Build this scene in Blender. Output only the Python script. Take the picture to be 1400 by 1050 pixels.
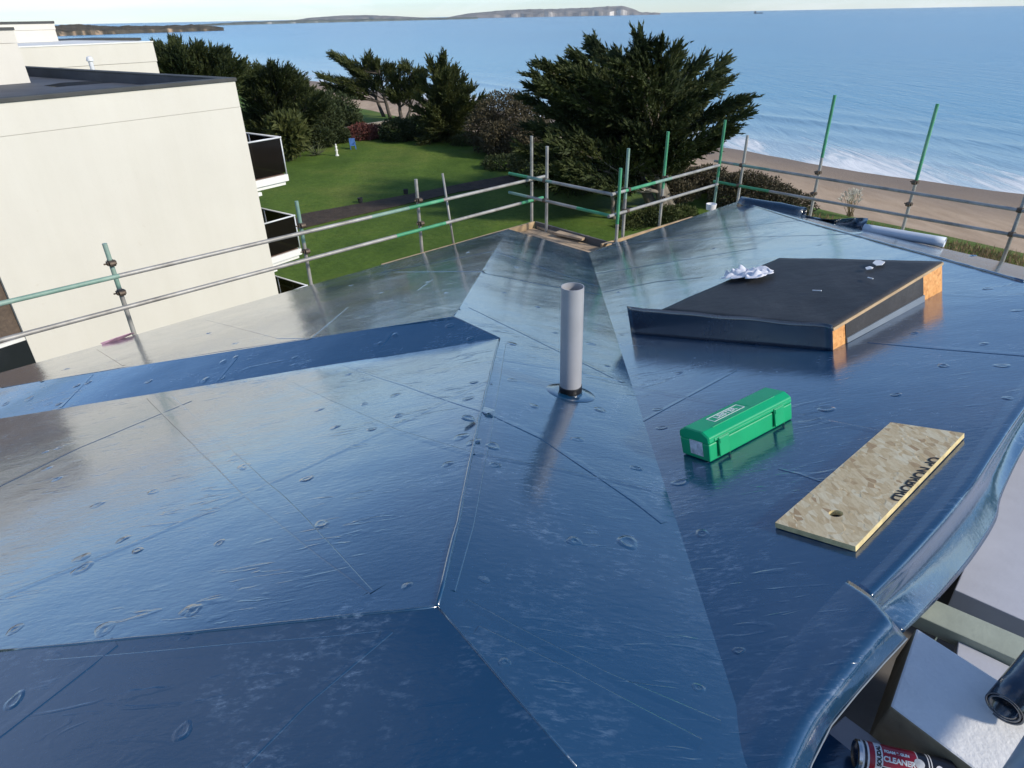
import bpy, bmesh, math, random
import numpy as np
from mathutils import Vector, Matrix, noise as mnoise

# ------------------------------------------------------------------ camera, sky, sun, exposure
sc = bpy.context.scene
for o in list(bpy.data.objects): bpy.data.objects.remove(o)
COL = sc.collection
rng = np.random.default_rng(7); random.seed(7)

FPX = 895.0
kp = 504 / 895.0
_u = np.array([-0.0192, 1.0, -kp]); _u /= np.linalg.norm(_u)
CF = np.array([0, math.sqrt(1 - _u[2] ** 2), _u[2]])
_ry = -_u[0] * _u[2] / CF[1]
CR = np.array([math.sqrt(1 - _u[0] ** 2 - _ry ** 2), _ry, _u[0]])
CU = np.cross(CR, CF)
cam_d = bpy.data.cameras.new('Camera'); cam = bpy.data.objects.new('Camera', cam_d); COL.objects.link(cam)
M = Matrix(((CR[0], CU[0], -CF[0], 0), (CR[1], CU[1], -CF[1], 0), (CR[2], CU[2], -CF[2], 0), (0, 0, 0, 1)))
cam.matrix_world = M
cam_d.sensor_width = 36; cam_d.lens = FPX / 1400 * 36; cam_d.clip_start = 0.05; cam_d.clip_end = 200000
sc.camera = cam
sc.render.resolution_x = 1024; sc.render.resolution_y = 768

SUN_AZ, SUN_EL = math.radians(118), math.radians(30)
w = bpy.data.worlds.new('World'); sc.world = w; w.use_nodes = True
nt = w.node_tree; nt.nodes.clear()
wo = nt.nodes.new('ShaderNodeOutputWorld'); bg = nt.nodes.new('ShaderNodeBackground'); sk = nt.nodes.new('ShaderNodeTexSky')
sk.sky_type = 'NISHITA'; sk.sun_disc = False; sk.sun_elevation = SUN_EL; sk.sun_rotation = SUN_AZ
sk.air_density = 0.8; sk.dust_density = 0.15; sk.ozone_density = 4.2; sk.altitude = 30
# thin broken high cloud over the whole dome
wt = nt.nodes.new('ShaderNodeTexCoord'); wsep = nt.nodes.new('ShaderNodeSeparateXYZ'); nt.links.new(wt.outputs['Generated'], wsep.inputs[0])
def wm(op, a, b):
    x = nt.nodes.new('ShaderNodeMath'); x.operation = op
    for i, v in enumerate((a, b)):
        if isinstance(v, (int, float)): x.inputs[i].default_value = v
        else: nt.links.new(v, x.inputs[i])
    return x.outputs[0]
wz = wm('ADD', wm('MAXIMUM', wsep.outputs[2], 0.0), 0.16)
wc = nt.nodes.new('ShaderNodeCombineXYZ'); nt.links.new(wm('DIVIDE', wsep.outputs[0], wz), wc.inputs[0]); nt.links.new(wm('DIVIDE', wsep.outputs[1], wz), wc.inputs[1])
wn = nt.nodes.new('ShaderNodeTexNoise'); wn.inputs['Scale'].default_value = 0.55; wn.inputs['Detail'].default_value = 7; wn.inputs['Roughness'].default_value = 0.58; wn.inputs['Distortion'].default_value = 0.5
nt.links.new(wc.outputs[0], wn.inputs['Vector'])
wr = nt.nodes.new('ShaderNodeMapRange'); nt.links.new(wn.outputs['Fac'], wr.inputs[0]); wr.inputs[1].default_value = 0.50; wr.inputs[2].default_value = 0.74; wr.inputs[4].default_value = 0.45
wx = nt.nodes.new('ShaderNodeMix'); wx.data_type = 'RGBA'; nt.links.new(wr.outputs[0], wx.inputs[0]); nt.links.new(sk.outputs[0], wx.inputs[6]); wx.inputs[7].default_value = (8.6, 8.7, 8.8, 1)
nt.links.new(wx.outputs[2], bg.inputs[0]); bg.inputs[1].default_value = 0.122
nt.links.new(bg.outputs[0], wo.inputs[0])
sd = bpy.data.lights.new('sun', 'SUN'); sd.energy = 2.55; sd.angle = math.radians(6); sd.color = (1.0, 0.92, 0.80)
so = bpy.data.objects.new('sun', sd); COL.objects.link(so)
sdir = Vector((math.sin(SUN_AZ) * math.cos(SUN_EL), math.cos(SUN_AZ) * math.cos(SUN_EL), math.sin(SUN_EL)))
so.rotation_euler = sdir.to_track_quat('Z', 'Y').to_euler()
vs = sc.view_settings; vs.view_transform = 'Standard'; vs.look = 'None'; vs.gamma = 1; vs.exposure = 0.6; vs.use_curve_mapping = False

# ------------------------------------------------------------------ projection helpers (pixel of the photograph -> point at a real distance)
def ray(x, y): return CR * (x - 700) / FPX + CU * (525 - y) / FPX + CF
def PZ(x, y, z): d = ray(x, y); return d * (z / d[2])
def PY(x, y, Y): d = ray(x, y); return d * (Y / d[1])
def lower(P, dy): return [p - np.array([0, 0, dy]) for p in P]
def plane(a, b, c): n = np.cross(b - a, c - a); n = n / n[2]; return n, float(n @ a)
def PP(x, y, pl): d = ray(x, y); return d * (pl[1] / (pl[0] @ d))
def PV(x, y, A, B):
    t = B - A; n = np.array([t[1], -t[0], 0]); d = ray(x, y); return d * ((n @ A) / (n @ d))
def unit(v): v = np.asarray(v, float); return v / np.linalg.norm(v)

# ------------------------------------------------------------------ materials
def new_mat(name):
    m = bpy.data.materials.new(name); m.use_nodes = True; n = m.node_tree
    return m, n, n.nodes['Principled BSDF']
def N(n, t, **k):
    x = n.nodes.new(t)
    for a, v in k.items(): setattr(x, a, v)
    return x
def noise(n, scale, detail=4, rough=0.55, vec=None, dist=0.0):
    x = N(n, 'ShaderNodeTexNoise'); x.inputs['Scale'].default_value = scale; x.inputs['Detail'].default_value = detail
    x.inputs['Roughness'].default_value = rough; x.inputs['Distortion'].default_value = dist
    if vec is not None: n.links.new(vec, x.inputs['Vector'])
    return x.outputs['Fac']
def ramp(n, fac, stops):
    r = N(n, 'ShaderNodeValToRGB'); e = r.color_ramp.elements
    while len(e) < len(stops): e.new(0.5)
    for i, (p, c) in enumerate(stops):
        e[i].position = p; e[i].color = (*c, 1) if not isinstance(c, (int, float)) else (c, c, c, 1)
    n.links.new(fac, r.inputs[0]); return r.outputs[0]
def mix(n, fac, a, b, mode='MIX'):
    x = N(n, 'ShaderNodeMix', data_type='RGBA', blend_type=mode)
    for sock, v in ((x.inputs[0], fac), (x.inputs[6], a), (x.inputs[7], b)):
        if isinstance(v, (int, float)): sock.default_value = v
        elif isinstance(v, (tuple, list)): sock.default_value = (*v, 1)
        else: n.links.new(v, sock)
    return x.outputs[2]
def math_(n, op, a, b=None):
    x = N(n, 'ShaderNodeMath', operation=op)
    for s, v in zip(x.inputs, (a, b)):
        if v is None: continue
        if isinstance(v, (int, float)): s.default_value = v
        else: n.links.new(v, s)
    return x.outputs[0]
def coords(n, scale=(1, 1, 1), rot=(0, 0, 0), kind='Object'):
    tc = N(n, 'ShaderNodeTexCoord'); mp = N(n, 'ShaderNodeMapping')
    mp.inputs['Scale'].default_value = scale; mp.inputs['Rotation'].default_value = rot
    n.links.new(tc.outputs[kind], mp.inputs[0]); return mp.outputs[0]
def bump(n, h, dist, strength=1.0, prev=None):
    b = N(n, 'ShaderNodeBump'); b.inputs['Distance'].default_value = dist; b.inputs['Strength'].default_value = strength
    n.links.new(h, b.inputs['Height'])
    if prev is not None: n.links.new(prev, b.inputs['Normal'])
    return b.outputs[0]
def simple(name, col, rough=0.6, var=0.25, scale=4.0, metal=0.0, bdist=0.0, bscale=30.0, spec=0.5, kind='Object'):
    m, n, p = new_mat(name); v = coords(n, kind=kind)
    a = tuple(c * (1 - var) for c in col); b = tuple(min(1, c * (1 + var)) for c in col)
    n.links.new(ramp(n, noise(n, scale, 5, 0.6, v), [(0.3, a), (0.7, b)]), p.inputs['Base Color'])
    p.inputs['Roughness'].default_value = rough; p.inputs['Metallic'].default_value = metal; p.inputs['Specular IOR Level'].default_value = spec
    if bdist: n.links.new(bump(n, noise(n, bscale, 4, 0.6, v), bdist), p.inputs['Normal'])
    return m
MAT = {}

def mk_membrane(name, base, rough, dust=1.0):
    m, n, p = new_mat(name); v = coords(n)
    va = coords(n, (0.35, 1.0, 0.6), (0, 0, math.radians(35)))
    big = noise(n, 0.8, 3, 0.5, v)
    c = ramp(n, big, [(0.3, tuple(x * 0.88 for x in base)), (0.75, tuple(x * 1.12 for x in base))])
    # pale dried-on dust and scuffs
    d1 = ramp(n, noise(n, 2.3, 8, 0.72, v, 0.6), [(0.47, 0.0), (0.72, 1.0)])
    d2 = ramp(n, noise(n, 70, 4, 0.7, va), [(0.50, 0.0), (0.66, 1.0)])
    dd = math_(n, 'MULTIPLY', d1, d2)
    spk = ramp(n, noise(n, 120, 2, 0.5, v), [(0.70, 0.0), (0.76, 1.0)])
    dd = math_(n, 'ADD', math_(n, 'MULTIPLY', dd, 0.55 * dust), math_(n, 'MULTIPLY', spk, 0.10 * dust))
    film = math_(n, 'MULTIPLY', ramp(n, noise(n, 1.1, 6, 0.65, v), [(0.4, 0.0), (0.8, 1.0)]), 0.05 * dust)
    dd = math_(n, 'ADD', dd, film)
    n.links.new(mix(n, dd, c, (0.25, 0.36, 0.50)), p.inputs['Base Color'])
    r = math_(n, 'ADD', math_(n, 'MULTIPLY', noise(n, 5, 5, 0.6, v), 0.16), rough - 0.07)
    n.links.new(math_(n, 'ADD', r, math_(n, 'MULTIPLY', dd, 0.35)), p.inputs['Roughness'])
    p.inputs['IOR'].default_value = 1.6; p.inputs['Specular IOR Level'].default_value = 0.55
    p.inputs['Coat Weight'].default_value = 1.0; p.inputs['Coat Roughness'].default_value = 0.11; p.inputs['Coat IOR'].default_value = 1.55
    b1 = bump(n, noise(n, 1.8, 2, 0.5, v), 0.006, 1.0)
    b2 = bump(n, noise(n, 9.0, 3, 0.55, va, 0.8), 0.0007, 1.0, b1)
    ws = ramp(n, noise(n, 16, 2, 0.5, coords(n, (0.22, 1.2, 0.6), (0, 0, math.radians(-20))), 1.5), [(0.60, 0.0), (0.70, 1.0)])
    patch = ramp(n, noise(n, 1.7, 3, 0.5, v), [(0.48, 0.0), (0.62, 1.0)])
    b3 = bump(n, math_(n, 'MULTIPLY', ws, patch), 0.0007, 1.0, b2)
    b4 = bump(n, noise(n, 60, 3, 0.6, coords(n, (0.4, 1.0, 0.6), (0, 0, math.radians(5)))), 0.0007, 1.0, b3)
    n.links.new(b4, p.inputs['Normal']); n.links.new(b4, p.inputs['Coat Normal'])
    return m
NAVY = (0.0030, 0.042, 0.104)
MAT['membrane'] = mk_membrane('blue_membrane', NAVY, 0.18)
MAT['membrane_new_shade'] = mk_membrane('blue_membrane_clean_shaded', (0.002, 0.018, 0.042), 0.24, 0.3)  # little dust; base darkened so the kerb flap's shade is in the colour
MAT['membrane_grey'] = simple('membrane_underside', (0.20, 0.24, 0.28), 0.35, 0.12, 5, spec=0.6)
MAT['felt'] = simple('black_felt', (0.030, 0.031, 0.034), 0.7, 0.5, 3.5, bdist=0.002, bscale=45)
MAT['black_plastic'] = simple('black_plastic', (0.012, 0.012, 0.013), 0.4, 0.2, 8)
MAT['pipe'] = simple('grey_plastic_pipe', (0.36, 0.365, 0.38), 0.38, 0.06, 6)
MAT['green'] = simple('green_case_plastic', (0.0, 0.36, 0.145), 0.42, 0.06, 9, bdist=0.0004, bscale=300)
MAT['green_dark'] = simple('green_case_seam', (0.0, 0.09, 0.04), 0.5, 0.1, 9)
MAT['white_print'] = simple('white_print', (0.75, 0.80, 0.78), 0.5, 0.1, 30)
MAT['black_print'] = simple('black_print', (0.02, 0.02, 0.02), 0.6, 0.2, 30)
MAT['sticker'] = simple('worn_sticker', (0.62, 0.64, 0.66), 0.55, 0.35, 40)
MAT['cloth'] = simple('white_cloth', (0.72, 0.73, 0.78), 0.9, 0.08, 20, bdist=0.002, bscale=60)
MAT['paper'] = simple('white_paper', (0.78, 0.79, 0.80), 0.8, 0.06, 20)
MAT['timber'] = simple('pale_timber', (0.46, 0.33, 0.19), 0.75, 0.25, 6, bdist=0.001, bscale=40)
MAT['timber_old'] = simple('weathered_timber', (0.46, 0.34, 0.22), 0.8, 0.35, 5, bdist=0.002, bscale=40)
MAT['timber_grey_shade'] = simple('shaded_toe_board', (0.13, 0.12, 0.11), 0.8, 0.25, 5, bdist=0.001, bscale=40)  # dark boards; on the corner toe board the grey paints in its shade
MAT['insul_grey'] = simple('grey_foil_board', (0.50, 0.51, 0.56), 0.55, 0.07, 6, bdist=0.0006, bscale=90)
MAT['insul_green'] = simple('green_grey_board', (0.36, 0.40, 0.33), 0.7, 0.12, 7, bdist=0.001, bscale=60)
MAT['poly'] = simple('white_foam_block', (0.84, 0.84, 0.83), 0.75, 0.07, 6, bdist=0.0025, bscale=70)
MAT['foam_side'] = simple('foam_cut_side', (0.34, 0.28, 0.18), 0.9, 0.3, 7, bdist=0.003, bscale=50)
MAT['render'] = simple('cream_render', (0.70, 0.675, 0.605), 0.9, 0.035, 0.45, bdist=0.003, bscale=14)
MAT['white_paint'] = simple('white_paint', (0.78, 0.77, 0.72), 0.6, 0.05, 3)
MAT['metal_white'] = simple('white_rail', (0.70, 0.71, 0.72), 0.35, 0.05, 3)
MAT['roof_felt'] = simple('grey_roof_felt', (0.075, 0.080, 0.092), 0.7, 0.25, 0.8)
MAT['coping'] = simple('dark_coping', (0.060, 0.062, 0.060), 0.75, 0.25, 1.2)
MAT['soil'] = simple('dark_brown', (0.050, 0.034, 0.022), 0.95, 0.4, 1.5, bdist=0.06, bscale=5)  # plain dark brown with random tone, for the strip across the lawn
MAT['stone'] = simple('garden_stone', (0.30, 0.26, 0.21), 0.9, 0.35, 1.5, bdist=0.03, bscale=6)
MAT['bark'] = simple('bark', (0.085, 0.070, 0.055), 0.95, 0.4, 3, bdist=0.03, bscale=8)
MAT['bark_pale'] = simple('pale_bark', (0.22, 0.19, 0.15), 0.95, 0.4, 3, bdist=0.03, bscale=8)
MAT['dark_pot'] = simple('dark_pot', (0.03, 0.03, 0.035), 0.7, 0.2, 5)
MAT['blue_paint'] = simple('blue_chair_paint', (0.06, 0.16, 0.42), 0.5, 0.1, 5)
MAT['brown_wood'] = simple('brown_deck', (0.12, 0.07, 0.045), 0.8, 0.3, 4)
MAT['can_red'] = simple('can_red', (0.36, 0.012, 0.03), 0.3, 0.05, 9)
MAT['can_white'] = simple('can_white', (0.75, 0.75, 0.75), 0.3, 0.05, 9)
MAT['can_black'] = simple('can_black', (0.012, 0.014, 0.022), 0.3, 0.1, 9)
MAT['steel'] = simple('bright_steel', (0.6, 0.6, 0.6), 0.25, 0.05, 9, metal=1.0)
MAT['coupler'] = simple('rusty_coupler', (0.13, 0.10, 0.075), 0.6, 0.4, 30, metal=0.6)
MAT['rock'] = simple('dark_rock', (0.045, 0.042, 0.040), 0.9, 0.4, 1.0, bdist=0.1, bscale=2)

def mk_render():
    m, n, p = new_mat('cream_render'); v = coords(n)
    c = ramp(n, noise(n, 0.35, 6, 0.65, v), [(0.3, (0.645, 0.612, 0.535)), (0.7, (0.685, 0.652, 0.572))])
    st_ = ramp(n, noise(n, 1.6, 5, 0.65, coords(n, (1, 1, 0.10))), [(0.35, (0.972, 0.97, 0.962)), (0.62, (1, 1, 1))])
    c = mix(n, 1.0, c, st_, 'MULTIPLY'); sp_ = ramp(n, noise(n, 4.0, 3, 0.6, v), [(0.70, (1, 1, 1)), (0.76, (0.95, 0.94, 0.92))])
    n.links.new(mix(n, 1.0, c, sp_, 'MULTIPLY'), p.inputs['Base Color']); p.inputs['Roughness'].default_value = 0.9
    n.links.new(bump(n, noise(n, 14, 4, 0.6, v), 0.003), p.inputs['Normal']); return m
MAT['render'] = mk_render()
def mk_felt():
    m, n, p = new_mat('black_felt'); v = coords(n)
    c = ramp(n, noise(n, 3.0, 6, 0.7, coords(n, (1.0, 0.25, 1), (0, 0, math.radians(-52)))), [(0.3, (0.017, 0.018, 0.020)), (0.55, (0.033, 0.034, 0.037)), (0.8, (0.075, 0.076, 0.078))])
    g = ramp(n, noise(n, 260, 2, 0.5, v), [(0.45, (0.75, 0.75, 0.75)), (0.75, (1.7, 1.7, 1.7))])
    n.links.new(mix(n, 1.0, c, g, 'MULTIPLY'), p.inputs['Base Color']); p.inputs['Roughness'].default_value = 0.62
    n.links.new(bump(n, noise(n, 8, 5, 0.6, v), 0.006), p.inputs['Normal']); return m
MAT['felt'] = mk_felt()

def mk_tube():
    m, n, p = new_mat('galvanised_tube'); v = coords(n)
    c = ramp(n, noise(n, 3.0, 6, 0.65, v), [(0.25, (0.16, 0.15, 0.135)), (0.5, (0.34, 0.33, 0.30)), (0.8, (0.52, 0.52, 0.50))])
    n.links.new(c, p.inputs['Base Color']); p.inputs['Metallic'].default_value = 0.25; p.inputs['Roughness'].default_value = 0.5
    return m
MAT['tube'] = mk_tube()
def mk_green_tube():
    m, n, p = new_mat('green_painted_tube'); v = coords(n)
    c = ramp(n, noise(n, 2.5, 6, 0.7, v), [(0.25, (0.03, 0.15, 0.08)), (0.55, (0.07, 0.33, 0.16)), (0.85, (0.25, 0.46, 0.30))])
    n.links.new(c, p.inputs['Base Color']); p.inputs['Roughness'].default_value = 0.5; return m
MAT['green_tube'] = mk_green_tube()
def mk_teal_tube():
    m, n, p = new_mat('worn_green_tube'); v = coords(n)
    c = ramp(n, noise(n, 2.5, 6, 0.7, v), [(0.25, (0.10, 0.20, 0.16)), (0.55, (0.22, 0.34, 0.27)), (0.85, (0.36, 0.40, 0.36))])
    n.links.new(c, p.inputs['Base Color']); p.inputs['Roughness'].default_value = 0.5; return m
MAT['worn_tube'] = mk_teal_tube()

def mk_osb(name, tint=(1, 1, 1)):
    m, n, p = new_mat(name); v = coords(n, (1, 1, 1), (0, 0, 0.6))
    cols = []
    for i, (rz, sc_) in enumerate(((0.2, 50), (1.3, 42), (2.2, 58))):
        vv = coords(n, (1.0, 0.33, 1.0), (0, 0, rz))
        vo = N(n, 'ShaderNodeTexVoronoi'); vo.inputs['Scale'].default_value = sc_; n.links.new(vv, vo.inputs['Vector'])
        cols.append(vo.outputs['Color'])
    sel = noise(n, 14, 2, 0.5, v)
    s1 = ramp(n, sel, [(0.47, 0.0), (0.49, 1.0)]); s2 = ramp(n, noise(n, 11, 2, 0.5, coords(n, (1, 1, 1), (0, 0, 2))), [(0.50, 0.0), (0.52, 1.0)])
    cc = mix(n, s2, mix(n, s1, cols[0], cols[1]), cols[2])
    sep = N(n, 'ShaderNodeSeparateColor'); n.links.new(cc, sep.inputs[0])
    base = ramp(n, sep.outputs[0], [(0.0, (0.50, 0.33, 0.17)), (0.10, (0.68, 0.51, 0.28)), (0.6, (0.78, 0.62, 0.37)), (1.0, (0.86, 0.74, 0.50))])
    gr = ramp(n, noise(n, 120, 4, 0.6, coords(n, (1, 0.15, 1), (0, 0, 1.0))), [(0.35, (0.86, 0.82, 0.76)), (0.6, (1, 1, 1))])
    c = mix(n, 1.0, mix(n, 1.0, base, gr, 'MULTIPLY'), tint, 'MULTIPLY')
    n.links.new(c, p.inputs['Base Color']); p.inputs['Roughness'].default_value = 0.65
    n.links.new(bump(n, sep.outputs[1], 0.0012), p.inputs['Normal']); return m
MAT['osb'] = mk_osb('strand_board'); MAT['osb_orange'] = mk_osb('strand_board_orange', (1.0, 0.62, 0.34))

def mk_leaf(name, c0, c1, tr=0.15):
    m, n, p = new_mat(name); v = coords(n)
    f = noise(n, 0.55, 4, 0.6, v); g = noise(n, 6.0, 2, 0.5, v)
    c = ramp(n, math_(n, 'ADD', math_(n, 'MULTIPLY', f, 0.6), math_(n, 'MULTIPLY', g, 0.4)), [(0.34, c0), (0.64, c1)])
    n.links.new(c, p.inputs['Base Color']); p.inputs['Roughness'].default_value = 0.7; p.inputs['Specular IOR Level'].default_value = 0.25
    t = N(n, 'ShaderNodeBsdfTranslucent'); n.links.new(c, t.inputs[0]); ms = N(n, 'ShaderNodeMixShader'); ms.inputs[0].default_value = tr
    n.links.new(p.outputs[0], ms.inputs[1]); n.links.new(t.outputs[0], ms.inputs[2])
    n.links.new(ms.outputs[0], n.nodes['Material Output'].inputs[0]); return m
MAT['cypress'] = mk_leaf('cypress_leaf', (0.018, 0.032, 0.012), (0.075, 0.090, 0.026))
MAT['cypress_olive'] = mk_leaf('cypress_olive_leaf', (0.030, 0.046, 0.014), (0.100, 0.110, 0.030))
MAT['bush'] = mk_leaf('bush_leaf', (0.020, 0.036, 0.014), (0.07, 0.085, 0.03))
MAT['bush_brown'] = mk_leaf('brown_bush_leaf', (0.045, 0.042, 0.022), (0.115, 0.095, 0.055))
MAT['red_leaf'] = mk_leaf('red_leaf', (0.09, 0.028, 0.025), (0.20, 0.075, 0.06))
MAT['dry_grass'] = mk_leaf('dry_grass', (0.16, 0.11, 0.055), (0.34, 0.25, 0.13))
MAT['spiky'] = mk_leaf('spiky_leaf', (0.07, 0.085, 0.045), (0.20, 0.22, 0.12))
MAT['plume'] = mk_leaf('plume', (0.55, 0.50, 0.40), (0.75, 0.70, 0.60))

def mk_glass():
    m, n, p = new_mat('tinted_glass')
    p.inputs['Base Color'].default_value = (0.03, 0.026, 0.022, 1); p.inputs['Roughness'].default_value = 0.05
    t = N(n, 'ShaderNodeBsdfTransparent'); t.inputs[0].default_value = (0.30, 0.26, 0.22, 1)
    ms = N(n, 'ShaderNodeMixShader'); ms.inputs[0].default_value = 0.72
    n.links.new(p.outputs[0], ms.inputs[1]); n.links.new(t.outputs[0], ms.inputs[2])
    n.links.new(ms.outputs[0], n.nodes['Material Output'].inputs[0]); return m
MAT['glass'] = mk_glass()
def mk_pane():
    m, n, p = new_mat('window_pane'); p.inputs['Base Color'].default_value = (0.02, 0.024, 0.026, 1); p.inputs['Roughness'].default_value = 0.06; return m
MAT['pane'] = mk_pane()
def mk_puddle():
    m, n, p = new_mat('puddle_water'); p.inputs['Base Color'].default_value = (0.05, 0.055, 0.06, 1); p.inputs['Roughness'].default_value = 0.02; p.inputs['IOR'].default_value = 1.33; return m
MAT['puddle'] = mk_puddle()
def mk_brick():
    m, n, p = new_mat('brown_brick'); v = coords(n, kind='Generated')
    p.inputs['Roughness'].default_value = 0.9
    n.links.new(ramp(n, noise(n, 9, 6, 0.7, coords(n)), [(0.3, (0.075, 0.055, 0.042)), (0.7, (0.15, 0.11, 0.08))]), p.inputs['Base Color']); return m
MAT['brick'] = mk_brick()

# ------------------------------------------------------------------ mesh helpers
class MB:
    def __init__(s): s.v = []; s.f = []; s.m = []
    def add(s, vs, fs, m=0):
        k = len(s.v); s.v += [tuple(map(float, q)) for q in vs]; s.f += [tuple(i + k for i in f) for f in fs]; s.m += [m] * len(fs); return s
    def box(s, o, a, b, c, m=0):
        """box from corner o with edge vectors a, b, c"""
        o, a, b, c = (np.asarray(q, float) for q in (o, a, b, c))
        P = [o, o + a, o + a + b, o + b, o + c, o + a + c, o + a + b + c, o + b + c]
        F = [(3, 2, 1, 0), (4, 5, 6, 7), (0, 1, 5, 4), (1, 2, 6, 5), (2, 3, 7, 6), (3, 0, 4, 7)]
        if np.dot(np.cross(a, b), c) < 0: F = [f[::-1] for f in F]
        return s.add(P, F, m)
    def prism(s, bot, top, m=0):
        n = len(bot); F = [tuple(range(n))[::-1], tuple(range(n, 2 * n))] + [(i, (i + 1) % n, n + (i + 1) % n, n + i) for i in range(n)]
        return s.add(list(bot) + list(top), F, m)
    def tube(s, pts, rad, n=10, m=0, cap=True):
        pts = [np.asarray(p, float) for p in pts]; k = len(pts)
        if isinstance(rad, (int, float)): rad = [rad] * k
        t0 = unit(pts[1] - pts[0]); ref = np.array([0, 0, 1.0]) if abs(t0[2]) < 0.9 else np.array([1.0, 0, 0])
        V = []
        x = unit(np.cross(t0, ref))
        for i in range(k):
            t = unit(pts[min(i + 1, k - 1)] - pts[max(i - 1, 0)])
            x = unit(x - t * (x @ t)); y = np.cross(t, x)
            for j in range(n):
                a = 2 * math.pi * j / n; V.append(pts[i] + rad[i] * (math.cos(a) * x + math.sin(a) * y))
        F = [(i * n + j, i * n + (j + 1) % n, (i + 1) * n + (j + 1) % n, (i + 1) * n + j) for i in range(k - 1) for j in range(n)]
        if cap: F += [tuple(range(n))[::-1], tuple(range((k - 1) * n, k * n))]
        return s.add(V, F, m)
    def lathe(s, o, ax, prof, n=20, m=0, mats=None):
        """profile of (radius, height) turned round axis ax through o"""
        o = np.asarray(o, float); ax = unit(ax); ref = np.array([0, 0, 1.0]) if abs(ax[2]) < 0.9 else np.array([1.0, 0, 0])
        x = unit(np.cross(ax, ref)); y = np.cross(ax, x); V = []
        for r, h in prof:
            for j in range(n):
                a = 2 * math.pi * j / n; V.append(o + ax * h + r * (math.cos(a) * x + math.sin(a) * y))
        for i in range(len(prof) - 1):
            F = [(i * n + j, i * n + (j + 1) % n, (i + 1) * n + (j + 1) % n, (i + 1) * n + j) for j in range(n)]
            k = len(s.v) if i == 0 else k0
            if i == 0: k0 = len(s.v); s.v += [tuple(map(float, q)) for q in V]
            s.f += [tuple(q + k0 for q in f) for f in F]; s.m += [mats[i] if mats else m] * n
        return s
    def grid(s, rows, m=0):
        k = len(rows[0]); V = [p for r in rows for p in r]
        F = [(i * k + j, i * k + j + 1, (i + 1) * k + j + 1, (i + 1) * k + j) for i in range(len(rows) - 1) for j in range(k - 1)]
        return s.add(V, F, m)
    def build(s, name, mats, parent=None, smooth=False, bevel=0.0, solid=0.0, autos=None):
        me = bpy.data.meshes.new(name); me.from_pydata(s.v, [], s.f)
        if not isinstance(mats, (list, tuple)): mats = [mats]
        for q in mats: me.materials.append(MAT[q] if isinstance(q, str) else q)
        if len(mats) > 1: me.polygons.foreach_set('material_index', s.m)
        if smooth: me.polygons.foreach_set('use_smooth', [True] * len(me.polygons))
        me.validate(); me.update()
        if autos is not None:
            me.set_sharp_from_angle(angle=math.radians(autos))
        o = bpy.data.objects.new(name, me); COL.objects.link(o)
        if parent is not None: o.parent = parent
        if solid:
            q = o.modifiers.new('solid', 'SOLIDIFY'); q.thickness = solid; q.offset = -1
        if bevel:
            q = o.modifiers.new('bevel', 'BEVEL'); q.width = bevel; q.segments = 2; q.limit_method = 'ANGLE'
        return o
def tag(o, label, cat, group=None, kind=None):
    o['label'] = label; o['category'] = cat
    if group: o['group'] = group
    if kind: o['kind'] = kind
    return o
def thing(name, label, cat, group=None):
    o = bpy.data.objects.new(name, None); COL.objects.link(o); o.empty_display_size = 0.1
    return tag(o, label, cat, group)
def structure(o, label=None):
    o['kind'] = 'structure'
    if label: o['label'] = label
    return o

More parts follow.
